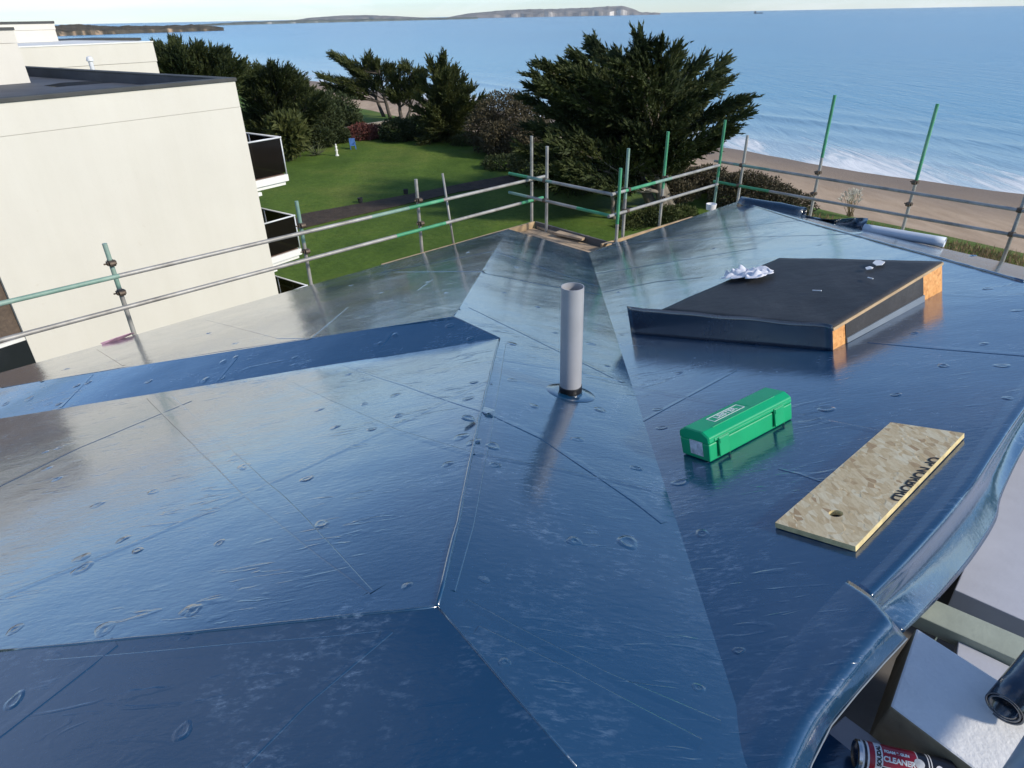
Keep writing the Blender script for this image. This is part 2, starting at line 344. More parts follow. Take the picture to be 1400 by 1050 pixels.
# ------------------------------------------------------------------ the sea, the ground, the far coast
GZ, SEA = -13.0, -30.0
SH_T = unit([-0.583, 0.812, 0]); SH_M = unit([0.812, 0.583, 0]); SH0 = PZ(1200, 235, SEA) @ SH_M
def st(p): return p @ SH_M - SH0
def from_st(s, t, z): 
    q = SH_M * (s + SH0) + SH_T * t; return np.array([q[0], q[1], z])
SPROF = [(-900, GZ), (-99, GZ), (-96, GZ - 0.3), (-88, GZ - 4.5), (-74, GZ - 10.5), (-66, GZ - 12.5), (-40, SEA + 2.3), (-10, SEA + 0.35), (0, SEA - 0.02), (12, SEA - 1.2), (60, SEA - 5)]
def mk_ground():
    m, n, p = new_mat('ground'); v = coords(n)
    sep = N(n, 'ShaderNodeSeparateXYZ'); tc = N(n, 'ShaderNodeTexCoord'); n.links.new(tc.outputs['Object'], sep.inputs[0])
    lawn = ramp(n, noise(n, 0.11, 6, 0.65, v), [(0.3, (0.054, 0.104, 0.014)), (0.5, (0.086, 0.148, 0.022)), (0.72, (0.150, 0.185, 0.040))])
    stripe = noise(n, 0.35, 3, 0.5, coords(n, (1, 0.12, 1), (0, 0, math.radians(62))))
    lawn = mix(n, 1.0, lawn, ramp(n, stripe, [(0.3, (0.80, 0.84, 0.8)), (0.7, (1.15, 1.12, 1.1))]), 'MULTIPLY')
    fine = ramp(n, noise(n, 3.5, 4, 0.7, v), [(0.3, (0.75, 0.78, 0.7)), (0.7, (1.2, 1.15, 1.1))])
    lawn = mix(n, 1.0, lawn, fine, 'MULTIPLY')
    sand = ramp(n, noise(n, 0.35, 6, 0.6, coords(n, (1, 0.25, 1), (0, 0, math.radians(-36)))), [(0.3, (0.37, 0.265, 0.175)), (0.7, (0.52, 0.39, 0.27))])
    wet = ramp(n, math_(n, 'ADD', sep.outputs[2], math_(n, 'MULTIPLY', noise(n, 0.06, 3, 0.5, v), 0.9)), [(0.0, 0.0), (1.0, 1.0)])
    zz = math_(n, 'ADD', sep.outputs[2], 30.0)
    wetf = N(n, 'ShaderNodeMapRange'); n.links.new(math_(n, 'ADD', zz, math_(n, 'MULTIPLY', noise(n, 0.05, 3, 0.5, v), 0.8)), wetf.inputs[0])
    wetf.inputs[1].default_value = 0.5; wetf.inputs[2].default_value = 1.9
    sand = mix(n, wetf.outputs[0], (0.24, 0.19, 0.15), sand)
    scrub = ramp(n, noise(n, 0.5, 6, 0.7, v), [(0.35, (0.09, 0.075, 0.035)), (0.55, (0.20, 0.145, 0.08)), (0.75, (0.34, 0.25, 0.16))])
    f1 = N(n, 'ShaderNodeMapRange'); n.links.new(math_(n, 'ADD', sep.outputs[2], math_(n, 'MULTIPLY', noise(n, 0.25, 4, 0.6, v), 6.0)), f1.inputs[0])
    f1.inputs[1].default_value = GZ - 6; f1.inputs[2].default_value = GZ - 2
    f2 = N(n, 'ShaderNodeMapRange'); n.links.new(sep.outputs[2], f2.inputs[0]); f2.inputs[1].default_value = GZ - 1.0; f2.inputs[2].default_value = GZ - 0.15
    c = mix(n, f2.outputs[0], mix(n, f1.outputs[0], sand, scrub), lawn)
    n.links.new(c, p.inputs['Base Color']); p.inputs['Roughness'].default_value = 0.9; p.inputs['Specular IOR Level'].default_value = 0.2
    n.links.new(bump(n, noise(n, 2.0, 6, 0.7, v), 0.10), p.inputs['Normal']); return m
MAT['ground'] = mk_ground()
mb = MB(); rows = []
for t in [-600, -300, -200] + list(range(-150, 420, 6)) + [480, 600, 800, 1100, 1500]:
    row = []
    for i, (s, z) in enumerate(SPROF):
        ds = 5.0 * mnoise.noise(Vector((t * 0.02, i * 3.1, 0))) + 2.0 * mnoise.noise(Vector((t * 0.11, i * 5.1, 7))) if 1 < i < 10 else 0
        if i in (1, 2): ds *= 0.5
        dz = 0.9 * mnoise.noise(Vector((t * 0.09, i * 2.0, 3))) if 2 < i < 6 else (0.12 * mnoise.noise(Vector((t * 0.03, i, 3))) if i in (6, 7) else 0)
        row.append(from_st(s + ds, t, z + dz))
    rows.append(row)
ground = structure(mb.grid(rows).build('ground', 'ground', smooth=True), 'garden lawn on the cliff top with sandy slope and beach below')

def mk_sea():
    m, n, p = new_mat('sea_water'); v = coords(n)
    tc = N(n, 'ShaderNodeTexCoord'); dp = N(n, 'ShaderNodeVectorMath', operation='DOT_PRODUCT')
    dp.inputs[1].default_value = tuple(SH_M); n.links.new(tc.outputs['Object'], dp.inputs[0])
    s = math_(n, 'SUBTRACT', dp.outputs['Value'], float(SH0))
    wob = math_(n, 'MULTIPLY', math_(n, 'SUBTRACT', noise(n, 0.02, 4, 0.6, v), 0.5), 26.0)
    s2 = math_(n, 'ADD', s, wob)
    dep = N(n, 'ShaderNodeMapRange'); n.links.new(s2, dep.inputs[0]); dep.inputs[1].default_value = 0; dep.inputs[2].default_value = 420
    c = ramp(n, dep.outputs[0], [(0.0, (0.50, 0.58, 0.60)), (0.07, (0.27, 0.42, 0.50)), (0.26, (0.080, 0.26, 0.40)), (1.0, (0.028, 0.170, 0.330))])
    # slow patches of wind on the water
    pat = ramp(n, noise(n, 0.004, 4, 0.6, coords(n, (1, 0.35, 1), (0, 0, math.radians(-20)))), [(0.35, (0.84, 0.87, 0.9)), (0.65, (1.14, 1.10, 1.06))])
    c = mix(n, 1.0, c, pat, 'MULTIPLY')
    rot = (0, 0, -math.atan2(SH_M[1], SH_M[0]))
    # foam: broken lines that run along the shore
    fl = noise(n, 0.11, 6, 0.72, coords(n, (1.0, 0.13, 1.0), rot), 0.8)
    near = N(n, 'ShaderNodeMapRange'); n.links.new(s2, near.inputs[0]); near.inputs[1].default_value = 2; near.inputs[2].default_value = 50
    near.inputs[3].default_value = 0.45; near.inputs[4].default_value = 0.72
    foam = N(n, 'ShaderNodeMapRange'); n.links.new(math_(n, 'SUBTRACT', fl, near.outputs[0]), foam.inputs[0]); foam.inputs[1].default_value = -0.02; foam.inputs[2].default_value = 0.10
    c = mix(n, foam.outputs[0], c, (0.78, 0.80, 0.80))
    n.links.new(c, p.inputs['Base Color'])
    n.links.new(math_(n, 'ADD', 0.22, math_(n, 'MULTIPLY', foam.outputs[0], 0.5)), p.inputs['Roughness'])
    p.inputs['IOR'].default_value = 1.33
    w1 = noise(n, 0.16, 5, 0.6, coords(n, (1.0, 0.22, 1.0), rot), 0.6)
    w2 = noise(n, 0.9, 4, 0.6, coords(n, (1.0, 0.4, 1.0), rot))
    b = bump(n, w1, 0.6); b = bump(n, w2, 0.08, 1.0, b)
    n.links.new(b, p.inputs['Normal']); return m
MAT['sea'] = mk_sea()
mb = MB()
# long low swells close to the beach are real ridges, the rest of the sheet is flat
srow = [(-4, 0)] + [(s, 0) for s in np.arange(2, 110, 1.5)] + [(120, 0), (200, 0), (1000, 0), (10000, 0), (90000, 0)]
rows = []
for t in [-90000, -3000, -600] + list(np.arange(-160, 420, 8)) + [600, 1500, 5000, 60000]:
    row = []
    for s, _ in srow:
        z = SEA
        if 4 < s < 108 and -160 <= t < 420:
            wv = 0
            for k, (s0, hgt, wd) in enumerate(((16, 0.25, 4), (34, 0.3, 5), (52, 0.6, 4.0), (78, 0.25, 7))):
                c0 = s0 + 5 * mnoise.noise(Vector((t * 0.012, k * 9.0, 1))) + t * 0.01
                wv += hgt * (0.7 + 0.6 * mnoise.noise(Vector((t * 0.02, k * 4.0, 5)))) * math.exp(-((s - c0) / wd) ** 2)
            z += max(0, wv)
        row.append(from_st(s, t, z))
    rows.append(row)
sea = structure(mb.grid(rows).build('sea', 'sea', smooth=True), 'calm blue sea with low surf breaking on the beach')

def mk_coast(name, chalk, land, cliffs):
    m, n, p = new_mat(name); v = coords(n)
    tc = N(n, 'ShaderNodeTexCoord'); sep = N(n, 'ShaderNodeSeparateXYZ'); n.links.new(tc.outputs['Object'], sep.inputs[0])
    ge = N(n, 'ShaderNodeNewGeometry'); sn = N(n, 'ShaderNodeSeparateXYZ'); n.links.new(ge.outputs['True Normal'], sn.inputs[0])
    steep = N(n, 'ShaderNodeMapRange'); n.links.new(sn.outputs[2], steep.inputs[0]); steep.inputs[1].default_value = 0.75; steep.inputs[2].default_value = 0.45
    pn = ramp(n, noise(n, cliffs, 4, 0.6, v), [(0.45, 0.0), (0.55, 1.0)])
    la = ramp(n, noise(n, cliffs * 3, 5, 0.65, v), [(0.3, tuple(c * 0.6 for c in land)), (0.7, tuple(c * 1.35 for c in land))])
    c = mix(n, math_(n, 'MULTIPLY', steep.outputs[0], pn), la, chalk)
    n.links.new(c, p.inputs['Base Color']); p.inputs['Roughness'].default_value = 1.0; p.inputs['Specular IOR Level'].default_value = 0.0
    return m
MAT['chalk'] = mk_coast('island_ground', (0.85, 0.78, 0.68), (0.26, 0.23, 0.20), 0.0013)
MAT['spit'] = mk_coast('spit_ground', (0.70, 0.66, 0.60), (0.16, 0.17, 0.14), 0.004)
MAT['headland'] = mk_coast('headland_ground', (0.50, 0.35, 0.22), (0.10, 0.085, 0.06), 0.012)
def coast(name, prof, Y, depth, mat, label, rough=0.06, step=3):
    """far land: skyline given as pixels, standing at Y metres, with a cliff foot, a cliff top, a crest and a back"""
    xs = np.arange(prof[0][0], prof[-1][0] + 0.1, step); ys = np.interp(xs, [p[0] for p in prof], [p[1] for p in prof])
    rows = [[], [], [], [], [], []]
    for i, (x, y) in enumerate(zip(xs, ys)):
        yy = Y if not callable(Y) else Y(x)
        top = PY(x, y, yy); h = max(top[2] - SEA, 1.0); h *= 1 + rough * mnoise.noise(Vector((x * 0.13, 3.3, yy * 0.001))) + rough * 0.6 * mnoise.noise(Vector((x * 0.5, 8.3, 0)))
        jit = depth * 0.10 * mnoise.noise(Vector((x * 0.09, 1.7, 0)))
        cl = 0.45 + 0.35 * mnoise.noise(Vector((x * 0.05, 9.1, 2)))
        d = unit([top[0], top[1], 0])
        for r, (dd, hh) in zip(rows, ((-0.5 * depth + jit, -2.0), (-0.47 * depth + jit, 0.0), (-0.42 * depth + jit, h * cl), (-0.1 * depth, h * 0.9), (0.05 * depth, h), (0.6 * depth, 0))):
            q = top + d * dd; r.append(np.array([q[0], q[1], SEA + hh]))
    return structure(MB().grid(rows[::-1]).build(name, mat), label)
coast('distant_island', [(396, 30), (405, 27), (420, 24.5), (440, 23), (470, 21), (500, 20.5), (540, 22), (580, 24), (610, 24), (625, 21), (640, 18.5), (660, 16.5), (690, 14), (720, 12.5), (760, 12), (800, 10.5), (835, 8.5), (850, 8.2), (860, 10), (868, 13), (874, 16), (878, 17.3), (884, 16.2), (890, 17.4), (895, 16.8), (903, 17.8)], 13000, 1500, 'chalk', 'long distant island with pale chalk cliffs on the horizon')
coast('shingle_spit', [(215, 38), (260, 34), (300, 31.5), (330, 30), (380, 28.5), (420, 27), (460, 26.5), (520, 25.5), (580, 25), (630, 23.8), (655, 23)], lambda x: 5200 + (x - 215) * 9, 500, 'spit', 'low pale shingle spit at the far edge of the sea', 0.12)
coast('wooded_headland', [(-260, 38), (-120, 36), (-20, 36), (60, 36.5), (78, 34.5), (100, 33), (120, 34), (140, 35), (165, 35.5), (190, 35), (215, 35.5), (240, 34.2), (262, 33.5), (280, 34.5), (296, 36.0), (306, 37.4)], lambda x: 2100 + max(0, x) * 2.2, 300, 'headland', 'dark wooded headland with orange sandy cliff beyond the white buildings', 0.10, 1.5)

# ------------------------------------------------------------------ the roof we look across
ZE = -2.9
R1, EL, VE, RP, RR = (PZ(x, y, ZE) for x, y in ((695, 313), (0, 510), (805, 345), (1010, 275), (1400, 365)))
PB = PY(780, 537, 2.91)
F2 = plane(R1, VE, PB)
K1, K2, HH, BB, V2 = (PP(x, y, F2) for x, y in ((620, 432), (683, 462), (598, 828), (790, 1050), (1010, 975)))
F1 = plane(EL, R1, K1); S1 = PP(0, 530, F1); S2 = PP(0, 572, (F1[0], F1[1] - 0.125)); F1L = plane(K2, HH, S2)
L1 = PP(0, 890, F1L)
F3 = plane(VE, RP, V2); HP = PP(1400, 385, F3); F4 = plane(RP, RR, HP)
ext = lambda a, b, k: b + (b - a) * k
ELx = ext(R1, EL, 0.55); L1x = ext(HH, L1, 1.2)
def meet(a, b, c, d):
    u_, v_ = (b - a)[:2], (d - c)[:2]; t = np.cross((c - a)[:2], v_) / np.cross(u_, v_); return a + (b - a) * t
S1x = meet(K1, S1, EL, R1); S2x = meet(K2, S2, EL, R1)
F5 = plane(L1, HH, BB); FS = plane(S1, K1, K2)
BX = ext(HH, BB, 1.0)                                   # the hip goes on past the bottom of the picture
ED = [PP(x, y, F3) for x, y in ((1400, 545), (1330, 664), (1250, 748), (1190, 806), (1140, 868), (1085, 930))]   # the high edge the sheet drops over
EDx = ED[0] + unit(ED[0] - ED[2]) * 1.15
HPx = ext(RP, HP, 0.09)
n3 = unit(F3[0]); n2 = unit(F2[0])
def wob(x, y): return 0.0022 * math.sin(3.1 * x + 1.3 * y + 0.6) * math.sin(2.7 * y - 1.1 * x + 2) + 0.0007 * math.sin(6.3 * x - 4.1 * y)
def zon(pl, x, y): return pl[1] - pl[0][0] * x - pl[0][1] * y
def on(pl, x, y, h=0.0):
    return np.array([x, y, zon(pl, x, y) + wob(x, y)]) + unit(pl[0]) * h
roof = thing('hipped_roof_block', 'shallow hipped roof covered in glossy navy blue welded membrane sheets', 'roof')
def face(poly, pl, name='membrane_face', cell=0.11, mat='membrane', lim=None):
    bm = bmesh.new(); f = bm.faces.new([bm.verts.new((p[0], p[1], 0)) for p in poly])
    bmesh.ops.triangulate(bm, faces=[f])
    for ax in (0, 1):
        lo, hi = min(p[ax] for p in poly), max(p[ax] for p in poly)
        if hi - lo > 6: cells = np.arange(lo + cell, hi, cell * 1.6)
        else: cells = np.arange(lo + cell, hi, cell)
        no = (1, 0, 0) if ax == 0 else (0, 1, 0)
        for c in cells:
            co = (c, 0, 0) if ax == 0 else (0, c, 0)
            bmesh.ops.bisect_plane(bm, geom=bm.verts[:] + bm.edges[:] + bm.faces[:], plane_co=co, plane_no=no)
    for v in bm.verts: v.co.z = zon(pl, v.co.x, v.co.y) + wob(v.co.x, v.co.y)
    bmesh.ops.recalc_face_normals(bm, faces=bm.faces[:])
    if sum(f.normal.z for f in bm.faces) < 0: bmesh.ops.reverse_faces(bm, faces=bm.faces[:])
    me = bpy.data.meshes.new(name); bm.to_mesh(me); bm.free(); me.materials.append(MAT[mat])
    me.polygons.foreach_set('use_smooth', [True] * len(me.polygons))
    o = bpy.data.objects.new(name, me); COL.objects.link(o); o.parent = roof; return o
face([R1, K1, S1x], F1)
rows = []
for i in range(9):
    r_ = []
    for j in range(61):
        a_ = S1x + (K1 - S1x) * j / 60; b_ = S2x + (K2 - S2x) * j / 60; q_ = a_ + (b_ - a_) * i / 8; q_[2] += wob(q_[0], q_[1]); r_.append(q_)
    rows.append(r_)
strip_o = MB().grid(rows[::-1]).build('step_strip', 'membrane', roof, smooth=True)
def FSat(x, y):
    j = min(max(0.6 + x / 1700, 0), 0.95)
    for _ in range(6):
        a_ = S1x + (K1 - S1x) * j; b_ = S2x + (K2 - S2x) * j; c_ = S1x + (K1 - S1x) * (j + 0.03); pl_ = plane(b_, a_, c_); q_ = PP(x, y, pl_)
        m_ = (a_ + b_) / 2; d_ = (K1 + K2 - S1x - S2x) / 2; j = min(max(j + ((q_ - m_) @ d_) / (d_ @ d_), 0.0), 0.97)
    return pl_
FS = 'strip'
face([S2x, K2, HH, L1x, ELx], F1L)
BK = [np.array([0.95, -0.55, 0]), np.array([0.4, -2.4, 0]), np.array([-3.2, -2.4, 0])]
face([L1x, HH, BB, BX, BK[1], BK[2]], F5)
V3 = PP(1060, 1015, F2)
face([R1, VE, V2, V3, BK[0], BK[1], BX, BB, HH, K2, K1], F2)
face([VE, RP, HPx, EDx] + ED + [V3, V2], F3)
RRx = ext(RP, RR, 0.5)
face([RP, RRx, ext(HPx, EDx, 0.0) + np.array([1.6, -1.2, 0]), HPx], F4)
def pxp(poly, pl): return [PP(x, y, pl) for x, y in poly]
def resample(P, step):
    out = []
    for a, b in zip(P[:-1], P[1:]):
        k = max(1, int(np.linalg.norm(b - a) / step)); out += [a + (b - a) * i / k for i in range(k)]
    return out + [P[-1]]
def lap(px, pl, w=0.045, h=0.0011, side=1, name='lap_seam', mat='membrane', wig=0.004):
    """welded overlap: a thin sheet edge, stepped on one side and feathered on the other"""
    if pl == 'strip': pl = FSat(*px[0])
    P = resample(pxp(px, pl), 0.09); n = unit(pl[0]); A, B, C, D = [], [], [], []
    for i, p in enumerate(P):
        t = unit(P[min(i + 1, len(P) - 1)] - P[max(i - 1, 0)]); s = unit(np.cross(n, t)) * side
        j = wig * mnoise.noise(Vector((p[0] * 4, p[1] * 4, 0.3)))
        hh = h * (1 + 0.5 * mnoise.noise(Vector((p[0] * 7, p[1] * 7, 5))))
        for L, off, hg in ((A, -0.0015 + j, -0.001), (B, 0.0008 + j, 0.0008 + hh * 0.8), (C, 0.004 + j, 0.0008 + hh), (D, w + j, -0.0010)):
            q = p + s * off; L.append(on(pl, q[0], q[1], hg))
    rows = [A, B, C, D] if side < 0 else [D, C, B, A]
    return MB().grid(rows).build(name, mat, roof, smooth=True)
for px, pl, w_, sd_ in (
    ([(200, 545), (330, 675), (420, 748), (505, 812)], F1L, 0.09, 1), ([(235, 541), (400, 690), (510, 806)], F1L, 0.05, -1),
    ([(0, 815), (144, 757), (293, 694), (430, 632), (542, 580), (640, 533), (667, 521)], F1L, 0.05, -1), ([(400, 523), (455, 548), (545, 588), (650, 620)], F1L, 0.05, -1),
    ([(465, 499), (560, 531), (665, 566)], F1L, 0.05, 1), ([(0, 665), (110, 612), (200, 574), (262, 548)], F1L, 0.05, 1),
    ([(132, 478), (168, 500)], F1, 0.04, 1), ([(280, 437), (380, 463), (425, 463)], F1, 0.06, 1), ([(425, 463), (476, 420)], F1, 0.04, 1),
    ([(420, 402), (500, 408), (630, 421)], F1, 0.06, -1), ([(540, 372), (660, 371)], F1, 0.05, 1), ([(570, 398), (592, 382)], F1, 0.03, 1), ([(520, 373), (676, 343)], F1, 0.05, 1),
    ([(85, 556), (128, 512)], FS, 0.05, 1), ([(298, 522), (325, 490)], FS, 0.05, 1), ([(520, 478), (537, 456)], FS, 0.05, 1),
    ([(678, 344), (818, 392)], F2, 0.06, 1), ([(659, 373), (740, 389), (820, 403)], F2, 0.06, 1), ([(640, 420), (762, 480), (850, 523)], F2, 0.06, 1),
    ([(682, 491), (759, 503), (850, 520)], F2, 0.05, -1), ([(668, 567), (740, 600), (870, 690), (903, 716)], F2, 0.06, 1),
    ([(649, 619), (767, 641), (830, 655), (890, 668)], F2, 0.04, -1), ([(692, 470), (672, 590), (648, 720), (622, 808)], F2, 0.02, -1),
    ([(640, 820), (714, 861), (830, 918), (985, 985)], F2, 0.04, -1), ([(655, 856), (780, 915), (960, 1010)], F2, 0.05, -1),
    ([(0, 1010), (85, 945), (162, 884)], F5, 0.05, 1), ([(335, 1050), (420, 965), (500, 896), (537, 864)], F5, 0.03, 1), ([(60, 902), (250, 886), (520, 862)], F5, 0.04, -1),
    ([(826, 333), (1000, 325), (1173, 320)], F3, 0.10, 1), ([(812, 375), (1000, 345), (1035, 340)], F3, 0.05, 1), ([(815, 343), (960, 316), (1096, 301)], F3, 0.09, 1),
    ([(1186, 468), (1290, 478), (1400, 487)], F3, 0.07, 1), ([(1271, 400), (1340, 404), (1400, 403)], F3, 0.08, -1), ([(881, 576), (940, 544), (1012, 505)], F3, 0.04, 1),
    ([(858, 527), (971, 549), (1100, 568), (1211, 590)], F3, 0.05, -1), ([(826, 400), (900, 385), (960, 380)], F3, 0.05, 1), ([(1064, 642), (1092, 649), (1119, 659)], F3, 0.02, 1),
):
    lap(px, pl, w_, side=sd_)
def bead(px, pls, r=0.006, name='weld_bead', mat='membrane'):
    P = [on(pl, *PP(x, y, pl)[:2], -0.001) for (x, y), pl in zip(px, pls)]
    P = resample(P, 0.08); P = [p + np.array([0.0025 * mnoise.noise(Vector((p[0] * 6, p[1] * 6, 1))), 0.0025 * mnoise.noise(Vector((p[0] * 6, p[1] * 6, 9))), 0]) for p in P]
    return MB().tube(P, [r * (1 + 0.4 * mnoise.noise(Vector((p[0] * 9, p[1] * 9, 4)))) for p in P], 8).build(name, mat, roof, smooth=True)
bead([(683, 463), (655, 572), (626, 714), (598, 827)], [F2] * 4, 0.0065)
bead([(694, 315), (660, 368), (621, 431)], [F2] * 3, 0.004)
bead([(620, 432), (683, 462)], [F2] * 2, 0.0035)
bead([(598, 828), (690, 934), (789, 1048)], [F2] * 3, 0.003)
bead([(2, 530), (300, 481), (619, 433)], [F1] * 3, 0.003); bead([(2, 571), (330, 518), (682, 463)], [F1L] * 3, 0.003)
bead([(0, 889.5), (300, 860.5), (597, 828.5)], [F1L] * 3, 0.004)
bead([(1012, 276), (1096, 302), (1180, 325), (1297, 357), (1399, 385)], [F3] * 5, 0.012)
# fastener plates that show through as shallow rings
def disc_mesh(k):
    prof = [[(0.058, -0.0012), (0.048, 0.0006), (0.040, 0.0028), (0.033, 0.0036), (0.026, 0.0026), (0.018, 0.0008), (0.009, 0.0016), (0.0005, 0.0022)],
            [(0.058, -0.0012), (0.050, 0.0002), (0.040, 0.0016), (0.030, 0.0024), (0.020, 0.0030), (0.010, 0.0033), (0.005, 0.0034), (0.0005, 0.0034)],
            [(0.058, -0.0012), (0.048, 0.0008), (0.040, 0.0030), (0.034, 0.0032), (0.028, 0.0014), (0.018, 0.0004), (0.009, 0.0003), (0.0005, 0.0003)],
            [(0.058, -0.0012), (0.052, 0.0004), (0.046, 0.0016), (0.038, 0.0014), (0.030, 0.0026), (0.022, 0.0030), (0.012, 0.0010), (0.0005, 0.0006)]][k % 4]
    mb = MB(); mb.lathe((0, 0, 0), (0, 0, 1), prof, 26); ph = k * 1.7; V = []
    for x, y, z in mb.v:
        a = math.atan2(y, x); r = math.hypot(x, y) * (1 + 0.13 * math.sin(2 * a + ph) + 0.07 * math.sin(3 * a - ph)); V.append((r * math.cos(a), r * math.sin(a), z * (1 + 0.55 * math.sin(a + ph)) if z > 0 else z))
    mb.v = V; return mb.build('fastener_bump', 'membrane', roof, smooth=True)
protos = [disc_mesh(k) for k in range(7)]; used = 0
BUMPS = [(F1L, [(265, 835), (258, 834), (440, 717), (143, 860), (113, 776), (168, 737), (188, 752), (112, 762), (62, 618), (80, 612), (64, 640), (78, 655), (134, 690), (334, 638), (420, 655), (498, 552), (556, 800), (458, 584), (545, 568), (612, 635), (508, 587), (630, 598), (640, 545), (476, 512), (648, 523), (570, 470), (646, 605), (540, 540), (436, 560), (300, 742), (210, 672), (20, 860)]),
         (FS, [(8, 552), (80, 552), (105, 527), (203, 522), (305, 495), (322, 489), (280, 520), (303, 517), (403, 489), (120, 523), (40, 545), (540, 458), (615, 445), (643, 463), (520, 470)]),
         (F2, [(673, 610), (676, 636), (785, 740), (662, 792), (640, 572), (700, 520), (730, 555), (690, 905), (700, 470), (735, 420), (760, 455), (690, 400), (705, 365), (830, 500), (808, 470), (955, 940), (858, 742), (820, 560), (790, 600), (870, 640), (770, 370), (790, 420)]),
         (F3, [(928, 510), (900, 560), (905, 585), (980, 460), (900, 470), (1130, 560), (1250, 455), (1330, 350), (1345, 470), (1370, 500), (1290, 500), (1225, 540), (985, 315), (1060, 312), (900, 360), (845, 400), (1350, 395), (1390, 425), (880, 620), (930, 660), (1010, 890), (960, 730), (1380, 545), (975, 340), (880, 345), (1120, 335), (860, 430)]),
         (F5, [(20, 958), (250, 1000)]),
         (F1, [(285, 455), (520, 400), (585, 385), (640, 345), (480, 390), (320, 470), (60, 520), (610, 400), (90, 505)])]
def quat_to(n): return Vector(n).to_track_quat('Z', 'Y')
for pl0, pts in BUMPS:
    for (x, y) in pts:
        if used < 7: o = protos[used]
        else: o = protos[random.randrange(7)].copy(); COL.objects.link(o); o.parent = roof
        used += 1
        if isinstance(pl0, str): pl = FSat(x, y)
        else: pl = pl0
        p = PP(x, y, pl); q = on(pl, p[0], p[1], 0.0006); o.location = q; o.rotation_mode = 'QUATERNION'; o.rotation_quaternion = quat_to(pl[0]) @ Vector((0, 0, 1)).to_track_quat('Z', 'Y') @ __import__('mathutils').Quaternion((0, 0, 1), random.uniform(-0.5, 0.5))
        k = random.uniform(0.38, 0.66) * (0.62 if np.linalg.norm(p) < 2.1 else 1.0); o.scale = (k * random.uniform(0.85, 1.2), k, random.uniform(0.3, 0.75) * (0.6 if np.linalg.norm(p) < 2.1 else 1.0))
# the sheet dropping over the high edge
def drape(top, hems, name, mat='membrane_new_shade', cols=5):
    rows = []
    for a, hseq in zip(top, hems):
        rows.append([a] + hseq)
    return rows
OUT = unit([0.70, -0.70, 0])
def sheet(stations, name, mat):
    """stations: list of lists of 3D points across the sheet; smoothed with Catmull-Rom both ways"""
    def cr(P, k):
        out = []; n = len(P)
        for i in range(n - 1):
            p0, p1, p2, p3 = P[max(i - 1, 0)], P[i], P[i + 1], P[min(i + 2, n - 1)]
            for j in range(k):
                t = j / k; out.append(0.5 * ((2 * p1) + (-p0 + p2) * t + (2 * p0 - 5 * p1 + 4 * p2 - p3) * t * t + (-p0 + 3 * p1 - 3 * p2 + p3) * t ** 3))
        return out + [P[-1]]
    R = [cr([np.asarray(q, float) for q in s], 5) for s in stations]
    cols = list(zip(*R)); C = [cr(list(c), 5) for c in cols]
    return MB().grid(list(zip(*C))).build(name, mat, roof, smooth=True, solid=0.0025)
def on3(x, y, h=0.004):
    p = PP(x, y, F3); return on(F3, p[0], p[1], h)
def dz(p, o, z): return p + OUT * o + np.array([0, 0, z])
st1 = []
for (tx, ty), (hx, hy, hz) in (((1470, 455), (1482, 492, -1.47)), ((1398, 548), (1414, 590, -1.47)), ((1356, 610), (1372, 672, -1.49)), ((1334, 644), (1362, 712, -1.51)),
        ((1304, 684), (1334, 758, -1.515)), ((1270, 724), (1300, 800, -1.51)), ((1226, 772), (1264, 838, -1.50)), ((1184, 814), (1234, 866, -1.475))):
    fz_ = PP(tx, ty, F3)[2]
    m_ = PZ(tx + 7, ty + 7, fz_ - 0.006); n_ = PZ(tx * .66 + hx * .34, ty * .58 + hy * .42, fz_ - 0.075)
    st1.append([on3(tx - 34, ty - 26, -0.006), on3(tx - 12, ty - 9, 0.0005), on3(tx, ty, 0.003), m_, n_, PZ(hx, hy, hz)])
sheet(st1[::-1], 'edge_drape', 'membrane')
st2 = []; hem = []
for (tx, ty), (mx, my), (nx, ny), (hx, hy, hz) in (
        ((1178, 808), (1198, 826), (1220, 850), (1240, 873, -1.42)), ((1140, 848), (1160, 868), (1184, 893), (1207, 908, -1.42)),
        ((1100, 892), (1122, 914), (1148, 938), (1172, 948, -1.42)), ((1060, 938), (1086, 962), (1112, 984), (1136, 992, -1.415)),
        ((1022, 985), (1052, 1010), (1086, 1032), (1110, 1044, -1.41)), ((985, 1040), (1020, 1066), (1060, 1090), (1088, 1105, -1.41))):
    hp_ = PZ(hx, hy, hz); hem.append(hp_)
    st2.append([on3(tx - 45, ty - 34, -0.008), on3(tx, ty, 0.005), on3(mx, my, 0.007), on3(nx, ny, 0.0), hp_])
sheet(st2[::-1], 'edge_drape', 'membrane')
MB().tube(resample(hem, 0.03), 0.0022, 6).build('cut_edge', 'membrane_grey', roof, smooth=True)

# the kerb wall under the high edge
rows = [[], []]
for p in [EDx] + ED + [V3, BK[0] + np.array([0, 0, zon(F2, *BK[0][:2])])]:
    q = p - OUT * 0.012; rows[0].append(np.array([q[0], q[1], q[2] - 0.012])); rows[1].append(np.array([q[0], q[1], -2.6]))
MB().grid(rows).build('edge_upstand', 'felt', roof, solid=0.02)
